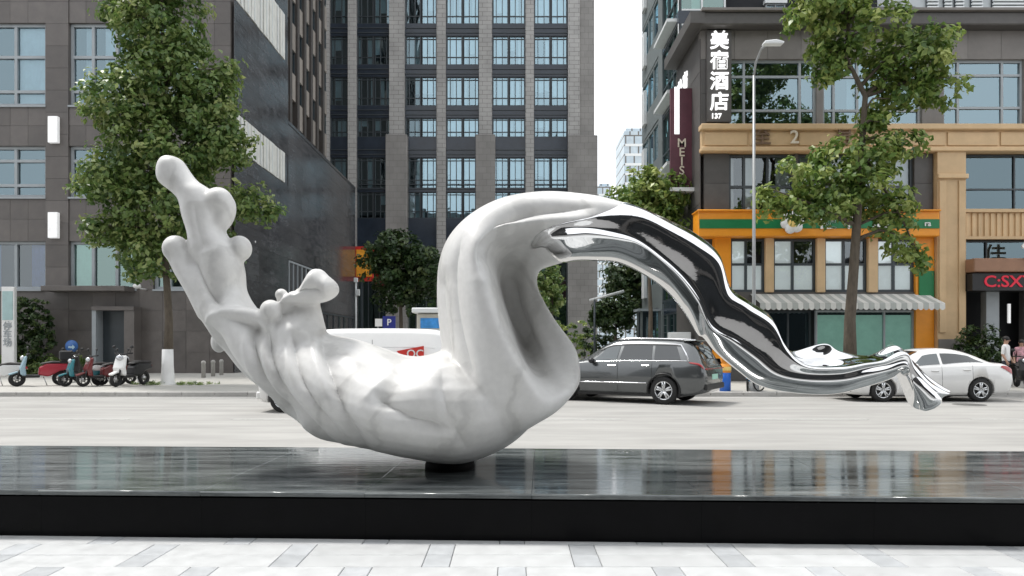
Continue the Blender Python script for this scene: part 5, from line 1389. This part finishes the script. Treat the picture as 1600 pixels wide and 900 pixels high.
def scooter(label, u, v, rz_, pan, shield, box=None, group='scooters parked on the far pavement', s=1.0):
    """local +x is forward"""
    Y = F * (CAMZ - pave_z) / (v - HY)
    root = tag(empty('scooter', (PX(u, Y), Y, pave_z), rz_), label, 'scooter', group)
    root.scale = (s, s, s)
    tyre(root, 0.62, 0.24, 0.055); tyre(root, -0.58, 0.24, 0.06)
    MB().prism([(-0.85, 0.55), (-0.8, 0.72), (-0.2, 0.74), (0.02, 0.62), (0.05, 0.36), (-0.25, 0.30), (-0.55, 0.48)], -0.15, 0.15).build('rear_body', pan, root, 0.04, True)
    MB().prism([(-0.82, 0.73), (-0.78, 0.80), (-0.35, 0.82), (-0.05, 0.76), (0.0, 0.70), (-0.2, 0.725)], -0.14, 0.14).build('seat', M_SEAT, root, 0.03, True)
    MB().prism([(0.0, 0.28), (0.45, 0.28), (0.5, 0.36), (0.0, 0.38)], -0.17, 0.17).build('footboard', M_BLACK, root, 0.02, True)
    MB().prism([(0.36, 0.34), (0.52, 0.36), (0.56, 0.6), (0.42, 0.98), (0.34, 1.0), (0.40, 0.6)], -0.21, 0.21).build('leg_shield', shield, root, 0.04, True)
    MB().prism([(0.40, 0.40), (0.62, 0.50), (0.86, 0.42), (0.84, 0.36), (0.62, 0.44)], -0.08, 0.08).build('mudguard', shield, root, 0.02, True)
    MB().tube([(0.62, 0.1, 0.24), (0.56, 0.1, 0.5), (0.42, 0, 0.7), (0.34, 0, 1.02)], [0.025, 0.03, 0.035, 0.03], 8).build('fork', M_BLACK, root, local=True)
    MB().tube([(0.28, 0.34, 1.06), (0.35, 0.18, 1.05), (0.36, 0, 1.02), (0.35, -0.18, 1.05), (0.28, -0.34, 1.06)], 0.022, 8).build('handlebar', M_BLACK, root, local=True)
    MB().sphere((0.47, 0, 0.92), 0.1, 12, 8, (0.7, 1.3, 0.9)).build('head_lamp', M_HEAD, root, local=True)
    for sy in (-1, 1):
        MB().tube([(0.32, sy * 0.26, 1.06), (0.33, sy * 0.32, 1.22)], 0.01, 5).sphere((0.33, sy * 0.34, 1.26), 0.06, 8, 6, (0.4, 1.2, 0.8)).build('mirror', M_BLACK, root, local=True)
    MB().box(-0.9, -0.82, -0.07, 0.07, 0.58, 0.66).build('tail_lamp', M_RED, root, 0.01, True)
    MB().tube([(-0.1, 0.12, 0.3), (-0.2, 0.2, 0.02)], 0.015, 5).build('stand', M_STEEL, root, local=True)
    if box:
        MB().box(-0.95, -0.55, -0.2, 0.2, 0.84, 1.16).build('carrier_box', box, root, 0.04, True)
        MB().box(-0.9, -0.6, -0.15, 0.15, 0.79, 0.845).build('carrier', M_BLACK, root, local=True)
    return root
D = math.radians
scooter('red and pale blue scooter with a dark carrier box', 62, 603, D(215), M_REDP, M_BLUEP, M_BLACK, s=1.06)
scooter('white faced scooter parked beside the whitewashed tree', 204, 603, D(256), M_BLACK, M_WHITE, s=1.08)
scooter('white and black scooter beside the white sign totem', -4, 603, D(200), M_WHITE, M_WHITE)
scooter('dark red scooter among the black scooters', 160, 603, D(232), M_DKRED, M_DKRED)
scooter('black scooter with a white rear body leaning by the entrance', 178, 601, D(60), M_WHITE, M_BLACK)
scooter('black scooter between the red and the teal one', 108, 597, D(100), M_BLACK, M_SEAT)
scooter('teal scooter with white trim', 132, 603, D(225), M_TEAL, M_TEAL, s=0.95)

def bicycle(label, u, v, rz_, col, group='share bicycles by the lamp post'):
    Y = F * (CAMZ - pave_z) / (v - HY)
    root = tag(empty('bicycle', (PX(u, Y), Y, pave_z), rz_), label, 'bicycle', group)
    tyre(root, 0.52, 0.31, 0.022, M_STEEL, 10); tyre(root, -0.52, 0.31, 0.022, M_STEEL, 10)
    f = MB(); A, B, C_, Dd = (-0.52, 0, 0.31), (-0.05, 0, 0.30), (-0.16, 0, 0.78), (0.38, 0, 0.84)
    for a, b in ((A, B), (A, C_), (B, C_), (B, Dd), (C_, Dd)): f.cyl(a, b, 0.028, n=8)
    f.build('frame', col, root, local=True)
    MB().tube([(0.38, 0, 0.98), (0.40, 0, 0.82), (0.52, 0.06, 0.31)], 0.024, 8).build('fork', col, root, local=True)
    MB().tube([(0.25, 0.27, 1.02), (0.36, 0.14, 1.04), (0.38, 0, 0.99), (0.36, -0.14, 1.04), (0.25, -0.27, 1.02)], 0.016, 7).build('handlebar', M_BLACK, root, local=True)
    MB().prism([(-0.32, 0.90), (-0.04, 0.92), (-0.02, 0.95), (-0.3, 0.97)], -0.07, 0.07).build('saddle', M_SEAT, root, 0.02, True)
    MB().cyl((-0.16, 0, 0.76), (-0.18, 0, 0.91), 0.018, n=8).build('seat_post', M_STEEL, root, local=True)
    for x in (0.52, -0.52):
        MB().tube([(x + 0.345 * math.cos(a), 0, 0.31 + 0.345 * math.sin(a)) for a in np.linspace(0.3, 2.9, 10)], 0.03, 6).build('mudguard', col, root, local=True)
    MB().prism([(0.46, 0.78), (0.78, 0.78), (0.82, 0.98), (0.44, 0.98)], -0.14, 0.14).build('basket', mat('basket_blue', (0.05, 0.25, 0.45), 0.6), root, 0.02, True)
bicycle('blue share bicycle seen edge on beside the lamp post', 1169, 610, D(250), M_SBLUE)
bicycle('blue share bicycle standing with its wheel turned out', 1203, 611, D(215), M_SBLUE)
# motorbike beside the people
scooter('black scooter beside the two people', 1597, 606, D(250), M_BLACK, M_BLACK, None, None)

# ------------------------------------------------------------------ street furniture
M_POLE = mat('lamp_pole', (0.30, 0.31, 0.31), 0.4, metal=0.2, var=0.08)
ly = 22.95
lb_ = Vector((PX(1178, ly), ly, pave_z))
lp = tag(empty('street_lamp', lb_), 'tall grey street lamp post before the orange shops', 'street lamp')
zt = PZ(118, ly); za = PZ(88, ly)
MB().tube([lb_, (lb_.x, ly, 3.0), (lb_.x, ly, zt)], [0.08, 0.055, 0.04], 14).build('pole', M_POLE, lp)
MB().tube([(lb_.x, ly, zt - 0.02), (lb_.x + 0.02, ly - 0.1, zt + 0.35), (lb_.x + 0.12, ly - 0.35, za + 0.1), (lb_.x + 0.2, ly - 0.6, za + 0.12)], 0.035, 8).build('arm', M_POLE, lp)
MB().prism([(-0.28, -0.03), (0.30, -0.03), (0.34, 0.03), (0.1, 0.1), (-0.25, 0.06)], -0.13, 0.13).build('lantern', M_FRAMEW, lp, 0.02, loc=(lb_.x + 0.3, ly - 0.75, za + 0.08))
MB().lathe([(0.0, 0.32), (0.15, 0.30), (0.17, 0.0)], lb_, n=16).build('base', M_POLE, lp)

Yb = 22.95
bb_ = Vector((PX(1133, Yb), Yb, pave_z))
bd = tag(empty('marker_drum', bb_), 'orange and blue marker drum at the kerb behind the grey car', 'bollard')
MB().lathe([(0.0, 0.0), (0.17, 0.0), (0.17, 0.56), (0.16, 0.57)], bb_, n=20).build('lower_drum', mat('drum_blue', (0.02, 0.14, 0.6), 0.4), bd)
MB().lathe([(0.16, 0.57), (0.18, 0.6), (0.18, 0.82), (0.10, 0.86), (0.13, 0.92), (0.15, 1.0), (0.13, 1.1), (0.07, 1.17), (0.0, 1.18)], bb_, n=20).build('upper_drum', mat('drum_orange', (0.75, 0.28, 0.02), 0.4), bd)
MB().lathe([(0.182, 0.64), (0.186, 0.66), (0.186, 0.74), (0.182, 0.76)], bb_, n=20).build('band', M_YEL, bd)

# white sign totem, blue round sign
Yt = 34.2
tt = Vector((PX(12, Yt), Yt, pave_z))
tot = tag(empty('sign_totem', tt), 'white pillar sign with grey lettering beside the dark shrub', 'sign')
MB().box(tt.x - 0.3, tt.x + 0.3, Yt, Yt + 0.2, pave_z, PZ(448, Yt)).build('pillar', M_WHITE, tot, 0.02)
MB().box(tt.x - 0.24, tt.x + 0.24, Yt - 0.02, Yt - 0.002, PZ(500, Yt), PZ(455, Yt)).build('glass_panel', mat('pale_teal', (0.35, 0.5, 0.5), 0.2), tot)
for k, ch in enumerate('停车场'):
    text(tot, ch, 0.42, (tt.x, Yt - 0.02, PZ(510 + k * 13, Yt)), M_FRAME, name='character', depth=0.008)
Yr = 34.6
rs = tag(empty('round_sign', (PX(112, Yr), Yr, pave_z)), 'blue round sign on a post over the low hedge', 'sign')
MB().lathe([(0.0, -0.03), (0.29, -0.03), (0.29, 0.03), (0.0, 0.03)], (PX(112, Yr), Yr, PZ(541, Yr)), 'y', 24).build('disc', mat('sign_blue', (0.03, 0.12, 0.36), 0.4, var=0.2), rs)
MB().cyl((PX(112, Yr), Yr + 0.06, pave_z), (PX(112, Yr), Yr + 0.06, PZ(541, Yr)), 0.03, n=10).build('post', M_POLE, rs)
MB().prism([(-0.14, -0.03), (0.05, -0.03), (0.05, -0.1), (0.18, 0.02), (0.05, 0.14), (0.05, 0.06), (-0.14, 0.06)], -0.04, -0.032).build('arrow', M_BLUEP, rs, loc=(PX(112, Yr), Yr, PZ(543, Yr)))

# concrete bollards beyond the tree
M_CONC = mat('concrete', (0.38, 0.37, 0.35), 0.8, var=0.15, scale=6)
pm_ = MB().lathe([(0.0, 0.0), (0.09, 0.0), (0.085, 0.6), (0.1, 0.62), (0.1, 0.68), (0.06, 0.74), (0.0, 0.75)], n=14).mesh('bollard')
for u, v, lb2 in ((318, 590, 'pale bollard standing next to the grass ring of the whitewashed tree'), (333, 588, 'pale bollard in the middle of three by the stone building'), (346, 586, 'pale bollard standing close behind the sculpture arm')):
    Y = F * (CAMZ - pave_z) / (v - HY)
    tag(link('bollard', pm_, M_CONC, None, (PX(u, Y), Y, pave_z - 0.01)), lb2, 'bollard', 'bollards by the left building')

# garden lamp with a slanted bar head, seen under the arch
yg = 36.0
gl = tag(empty('garden_lamp', (PX(929, yg), yg, pave_z)), 'garden lamp with slanted white bar head under the steel arch', 'street lamp')
MB().cyl((PX(929, yg), yg, pave_z), (PX(929, yg), yg, PZ(466, yg)), 0.06, 0.05).build('pole', M_FRAMED, gl)
a_, b_ = P(921, 469, yg), P(975, 455, yg)
MB().tube([a_, b_], [0.05, 0.07], 8).build('bar_head', M_FRAMEW, gl)

# guard booth and planters in the lane
yb = 38.0
gb2 = tag(empty('guard_booth', (PX(1018, yb), yb, pave_z)), 'grey glazed guard booth before the dark trees', 'booth')
x0, x1, zt = PX(1001, yb), PX(1032, yb), PZ(486, yb)
for x in (x0, x1 - 0.1):
    for y in (yb, yb + 1.1): MB().box(x, x + 0.1, y, y + 0.1, pave_z, zt).build('post', M_STEELG, gb2)
MB().box(x0 - 0.15, x1 + 0.15, yb - 0.15, yb + 1.35, zt, zt + 0.12).build('roof', M_FRAME, gb2)
MB().box(x0 + 0.1, x1 - 0.1, yb + 0.03, yb + 0.08, pave_z, 1.0).build('lower_panel', M_STEELG, gb2)
link('pane', MB().add([(x0 + 0.1, yb + 0.05, 1.0), (x1 - 0.1, yb + 0.05, 1.0), (x1 - 0.1, yb + 0.05, zt), (x0 + 0.1, yb + 0.05, zt)], [(0, 1, 2, 3)]).mesh('pane', recalc=False), M_PANED, gb2)
MB().box(x0 + 0.1, x1 - 0.1, yb + 1.12, yb + 1.18, pave_z, zt).build('back_panel', M_FRAMED, gb2)
yf = 36.5
fe = tag(empty('lattice_fence', (PX(1055, yf), yf, pave_z)), 'dark lattice fence panel beside the guard booth', 'fence')
for k in range(9):
    x = PX(1036, yf) + k * 0.2
    MB().box(x, x + 0.03, yf, yf + 0.03, pave_z, PZ(475, yf)).build('upright', M_STEELG, fe)
for k in range(9):
    z = pave_z + 0.2 + k * 0.36
    MB().box(PX(1036, yf), PX(1036, yf) + 1.63, yf + 0.031, yf + 0.055, z, z + 0.03).build('rail', M_STEELG, fe)
yp = 30.0
pl_ = tag(empty('planter', (PX(1063, yp), yp, pave_z)), 'white planter box behind the grey car', 'planter')
MB().box(PX(1047, yp), PX(1080, yp), yp, yp + 0.5, 1.45, PZ(519, yp)).build('box', M_FRAMEW, pl_, 0.02)
for u in (1050, 1076): MB().box(PX(u, yp), PX(u, yp) + 0.06, yp + 0.2, yp + 0.26, pave_z, 1.46).build('leg', M_STEELG, pl_)
# parked tricycle kiosk roof and blue parking board behind the van
yk = 27.0
ki = tag(empty('vending_cart', (PX(668, yk), yk, pave_z)), 'cream vending cart with blue poster behind the white van', 'cart')
MB().box(PX(651, yk), PX(696, yk), yk, yk + 1.0, 0.75, PZ(490, yk)).build('cabin', mat('cream_metal', (0.5, 0.48, 0.42), 0.5), ki, 0.03)
MB().box(PX(644, yk), PX(702, yk), yk - 0.15, yk + 1.15, PZ(489, yk), PZ(481, yk)).build('roof', M_FRAMEW, ki, 0.03)
MB().box(PX(657, yk), PX(690, yk), yk - 0.02, yk - 0.001, PZ(513, yk), PZ(497, yk)).build('poster', mat('poster_blue', (0.05, 0.25, 0.6), 0.4, var=0.5, scale=3), ki)
for x in (PX(655, yk), PX(688, yk)):
    for y in (yk + 0.1, yk + 0.8): MB().lathe([(0.1, -0.05), (0.31, -0.05), (0.31, 0.05), (0.1, 0.05), (0.1, -0.05)], (x, y, pave_z + 0.31), 'y', 18).build('wheel', M_RUBBER, ki)
MB().box(PX(654, yk), PX(690, yk), yk + 0.05, yk + 0.9, 0.4, 0.76).build('chassis', M_BLACK, ki)
yk = 33.0
pk = tag(empty('parking_sign', (PX(605, yk), yk, pave_z)), 'blue and white parking board under the round dark tree', 'sign')
MB().box(PX(598, yk), PX(618, yk), yk, yk + 0.05, PZ(513, yk), PZ(494, yk)).build('board', mat('sign_deep_blue', (0.025, 0.035, 0.22), 0.4), pk)
MB().box(PX(586, yk), PX(597, yk), yk, yk + 0.05, PZ(510, yk), PZ(498, yk)).build('side_board', M_WHITE, pk)
text(pk, 'P', 0.4, (PX(608, yk), yk - 0.01, PZ(504, yk)), M_WHITE, name='character', depth=0.01)
for u in (590, 612): MB().cyl((PX(u, yk), yk + 0.09, pave_z), (PX(u, yk), yk + 0.09, PZ(500, yk)), 0.035, n=8).build('post', M_POLE, pk)
yk = 52.0
wp = tag(empty('lamp_post', (PX(556, yk), yk, pave_z)), 'slim white camera post at the podium corner', 'street lamp')
MB().cyl((PX(556, yk), yk, pave_z), (PX(556, yk), yk, PZ(438, yk)), 0.06, n=8).build('pole', M_FRAMEW, wp)
MB().box(PX(556, yk), PX(562, yk), yk - 0.1, yk + 0.1, PZ(462, yk), PZ(452, yk)).build('camera_box', M_FRAMEW, wp, 0.02)
MB().box(PX(553, yk), PX(559, yk), yk - 0.1, yk + 0.1, PZ(441, yk), PZ(434, yk)).build('lamp_head', M_FRAMEW, wp, 0.02)

# ------------------------------------------------------------------ people at the right edge
def person(label, base, rz_, h, shirt, trousers, pose, hair=(0.012, 0.01, 0.009), pattern=False):
    root = tag(empty('person', base, rz_), label, 'person')
    s = h / 1.72
    J = dict(pel=(0, 0, .94), sp=(0, 0, 1.12), ch=(0, .01, 1.32), nk=(0, .01, 1.45), hb=(0, .0, 1.52), hd=(0, -.01, 1.60), ht=(0, -.005, 1.68))
    J.update(pose)
    rad = dict(pel=(.16, .12), sp=(.14, .105), ch=(.165, .11), nk=(.058, .06), hb=(.065, .075), hd=(.078, .095), ht=(.05, .06))
    names, edges = [], []
    def chain(seq):
        for n_ in seq:
            if n_ not in names: names.append(n_)
        for a, b in zip(seq, seq[1:]): edges.append((names.index(a), names.index(b)))
    chain(['pel', 'sp', 'ch', 'nk', 'hb', 'hd', 'ht'])
    for sd_, q in (('l', 1), ('r', -1)):
        for n_, p, r in (('sh', (q * .17, .01, 1.38), .065), ('el', (q * .23, .02, 1.10), .046), ('wr', (q * .22, -.1, .88), .032), ('hand', (q * .215, -.13, .80), .036),
                         ('hip', (q * .09, 0, .90), .10), ('kn', (q * .10, -.01, .50), .066), ('an', (q * .10, .02, .09), .042), ('toe', (q * .11, -.15, .04), .036)):
            if n_ + sd_ not in J: J[n_ + sd_] = p
            rad[n_ + sd_] = (r, r)
        chain(['ch', 'sh' + sd_, 'el' + sd_, 'wr' + sd_, 'hand' + sd_]); chain(['pel', 'hip' + sd_, 'kn' + sd_, 'an' + sd_, 'toe' + sd_])
        for k in range(5):
            hx, hy, hz = J['hand' + sd_]; wx, wy_, wz = J['wr' + sd_]
            d = Vector((hx - wx, hy - wy_, hz - wz)).normalized()
            o = Vector((0, (k - 2) * 0.018, 0)) if k else Vector((0, -0.045, 0.02))
            b0 = Vector(J['hand' + sd_]) + o; L = (0.04, 0.065, 0.075, 0.07, 0.055)[k]
            f1, f2 = 'f%d%s' % (k, sd_), 'g%d%s' % (k, sd_)
            J[f1] = tuple(b0 + d * L * 0.55); J[f2] = tuple(b0 + d * L + Vector((-q * 0.015, 0, 0)))
            rad[f1] = rad[f2] = (.009, .009); chain(['hand' + sd_, f1, f2])
    me = bpy.data.meshes.new('body'); me.from_pydata([Vector(J[n_]) * s for n_ in names], edges, [])
    o = bpy.data.objects.new('tmp', me); COL.objects.link(o)
    o.modifiers.new('k', 'SKIN'); o.modifiers.new('u', 'SUBSURF').levels = 2
    sv = me.skin_vertices[0].data
    for i, n_ in enumerate(names): sv[i].radius = (rad[n_][0] * s, rad[n_][1] * s)
    sv[0].use_root = True
    dg = bpy.context.evaluated_depsgraph_get(); dg.update()
    out = bpy.data.meshes.new_from_object(o.evaluated_get(dg)); bpy.data.objects.remove(o)
    out.materials.clear()
    skin = mat('skin', (0.45, 0.27, 0.19), 0.5)
    for m_ in (skin, shirt, trousers, M_SEAT): out.materials.append(m_)
    cz = {}
    for p in out.polygons:
        c = p.center / s; p.use_smooth = True
        arm = abs(c.x) > 0.185 and c.z < 1.45
        if c.z > 1.45: p.material_index = 0
        elif arm: p.material_index = 1 if c.z > 1.12 else 0
        elif c.z > 0.90: p.material_index = 1
        elif c.z > 0.10: p.material_index = 2
        else: p.material_index = 3
    link('body', out, None, root, (0, 0, 0), True)
    hc = Vector(J['hd']) * s
    hm = mat('hair', hair, 0.6)
    hb = MB(); hb.sphere((hc.x, hc.y + 0.02 * s, hc.z + 0.035 * s), 0.105 * s, 16, 10, (0.88, 1.05, 0.95))
    hb.build('hair', hm, root, local=True)
    fc = MB()
    for q in (-1, 1):
        fc.sphere((hc.x + q * 0.03 * s, hc.y - 0.088 * s, hc.z), 0.011 * s, 8, 6)
    fc.build('eyes', M_BLACK, root, local=True)
    MB().sphere((hc.x, hc.y - 0.105 * s, hc.z - 0.025 * s), 0.014 * s, 8, 6, (0.8, 1, 1.4)).build('nose', skin, root, local=True)
    MB().sphere((hc.x, hc.y - 0.092 * s, hc.z - 0.058 * s), 0.02 * s, 8, 6, (1.1, .4, .35)).build('mouth', mat('lips', (0.35, 0.13, 0.11), 0.5), root, local=True)
    for q in (-1, 1):
        MB().sphere((hc.x + q * 0.083 * s, hc.y + 0.01 * s, hc.z - 0.01 * s), 0.022 * s, 8, 6, (0.4, 0.8, 1.3)).build('ear', skin, root, local=True)
    return root
yq = 25.2
person('person in a white shirt and dark trousers standing by the shop', (PX(1572, yq), yq, pave_z), D(35), 1.72, mat('shirt_white', (0.74, 0.74, 0.73), 0.8), mat('trousers_dark', (0.03, 0.035, 0.05), 0.8), {})
yq = 25.9
person('person in a pink patterned top beside the black scooter', (PX(1596, yq), yq, pave_z), D(-30), 1.62, mat('shirt_pink', (0.55, 0.3, 0.34), 0.8, var=0.8, scale=14), mat('trousers_grey', (0.08, 0.08, 0.09), 0.8), {})
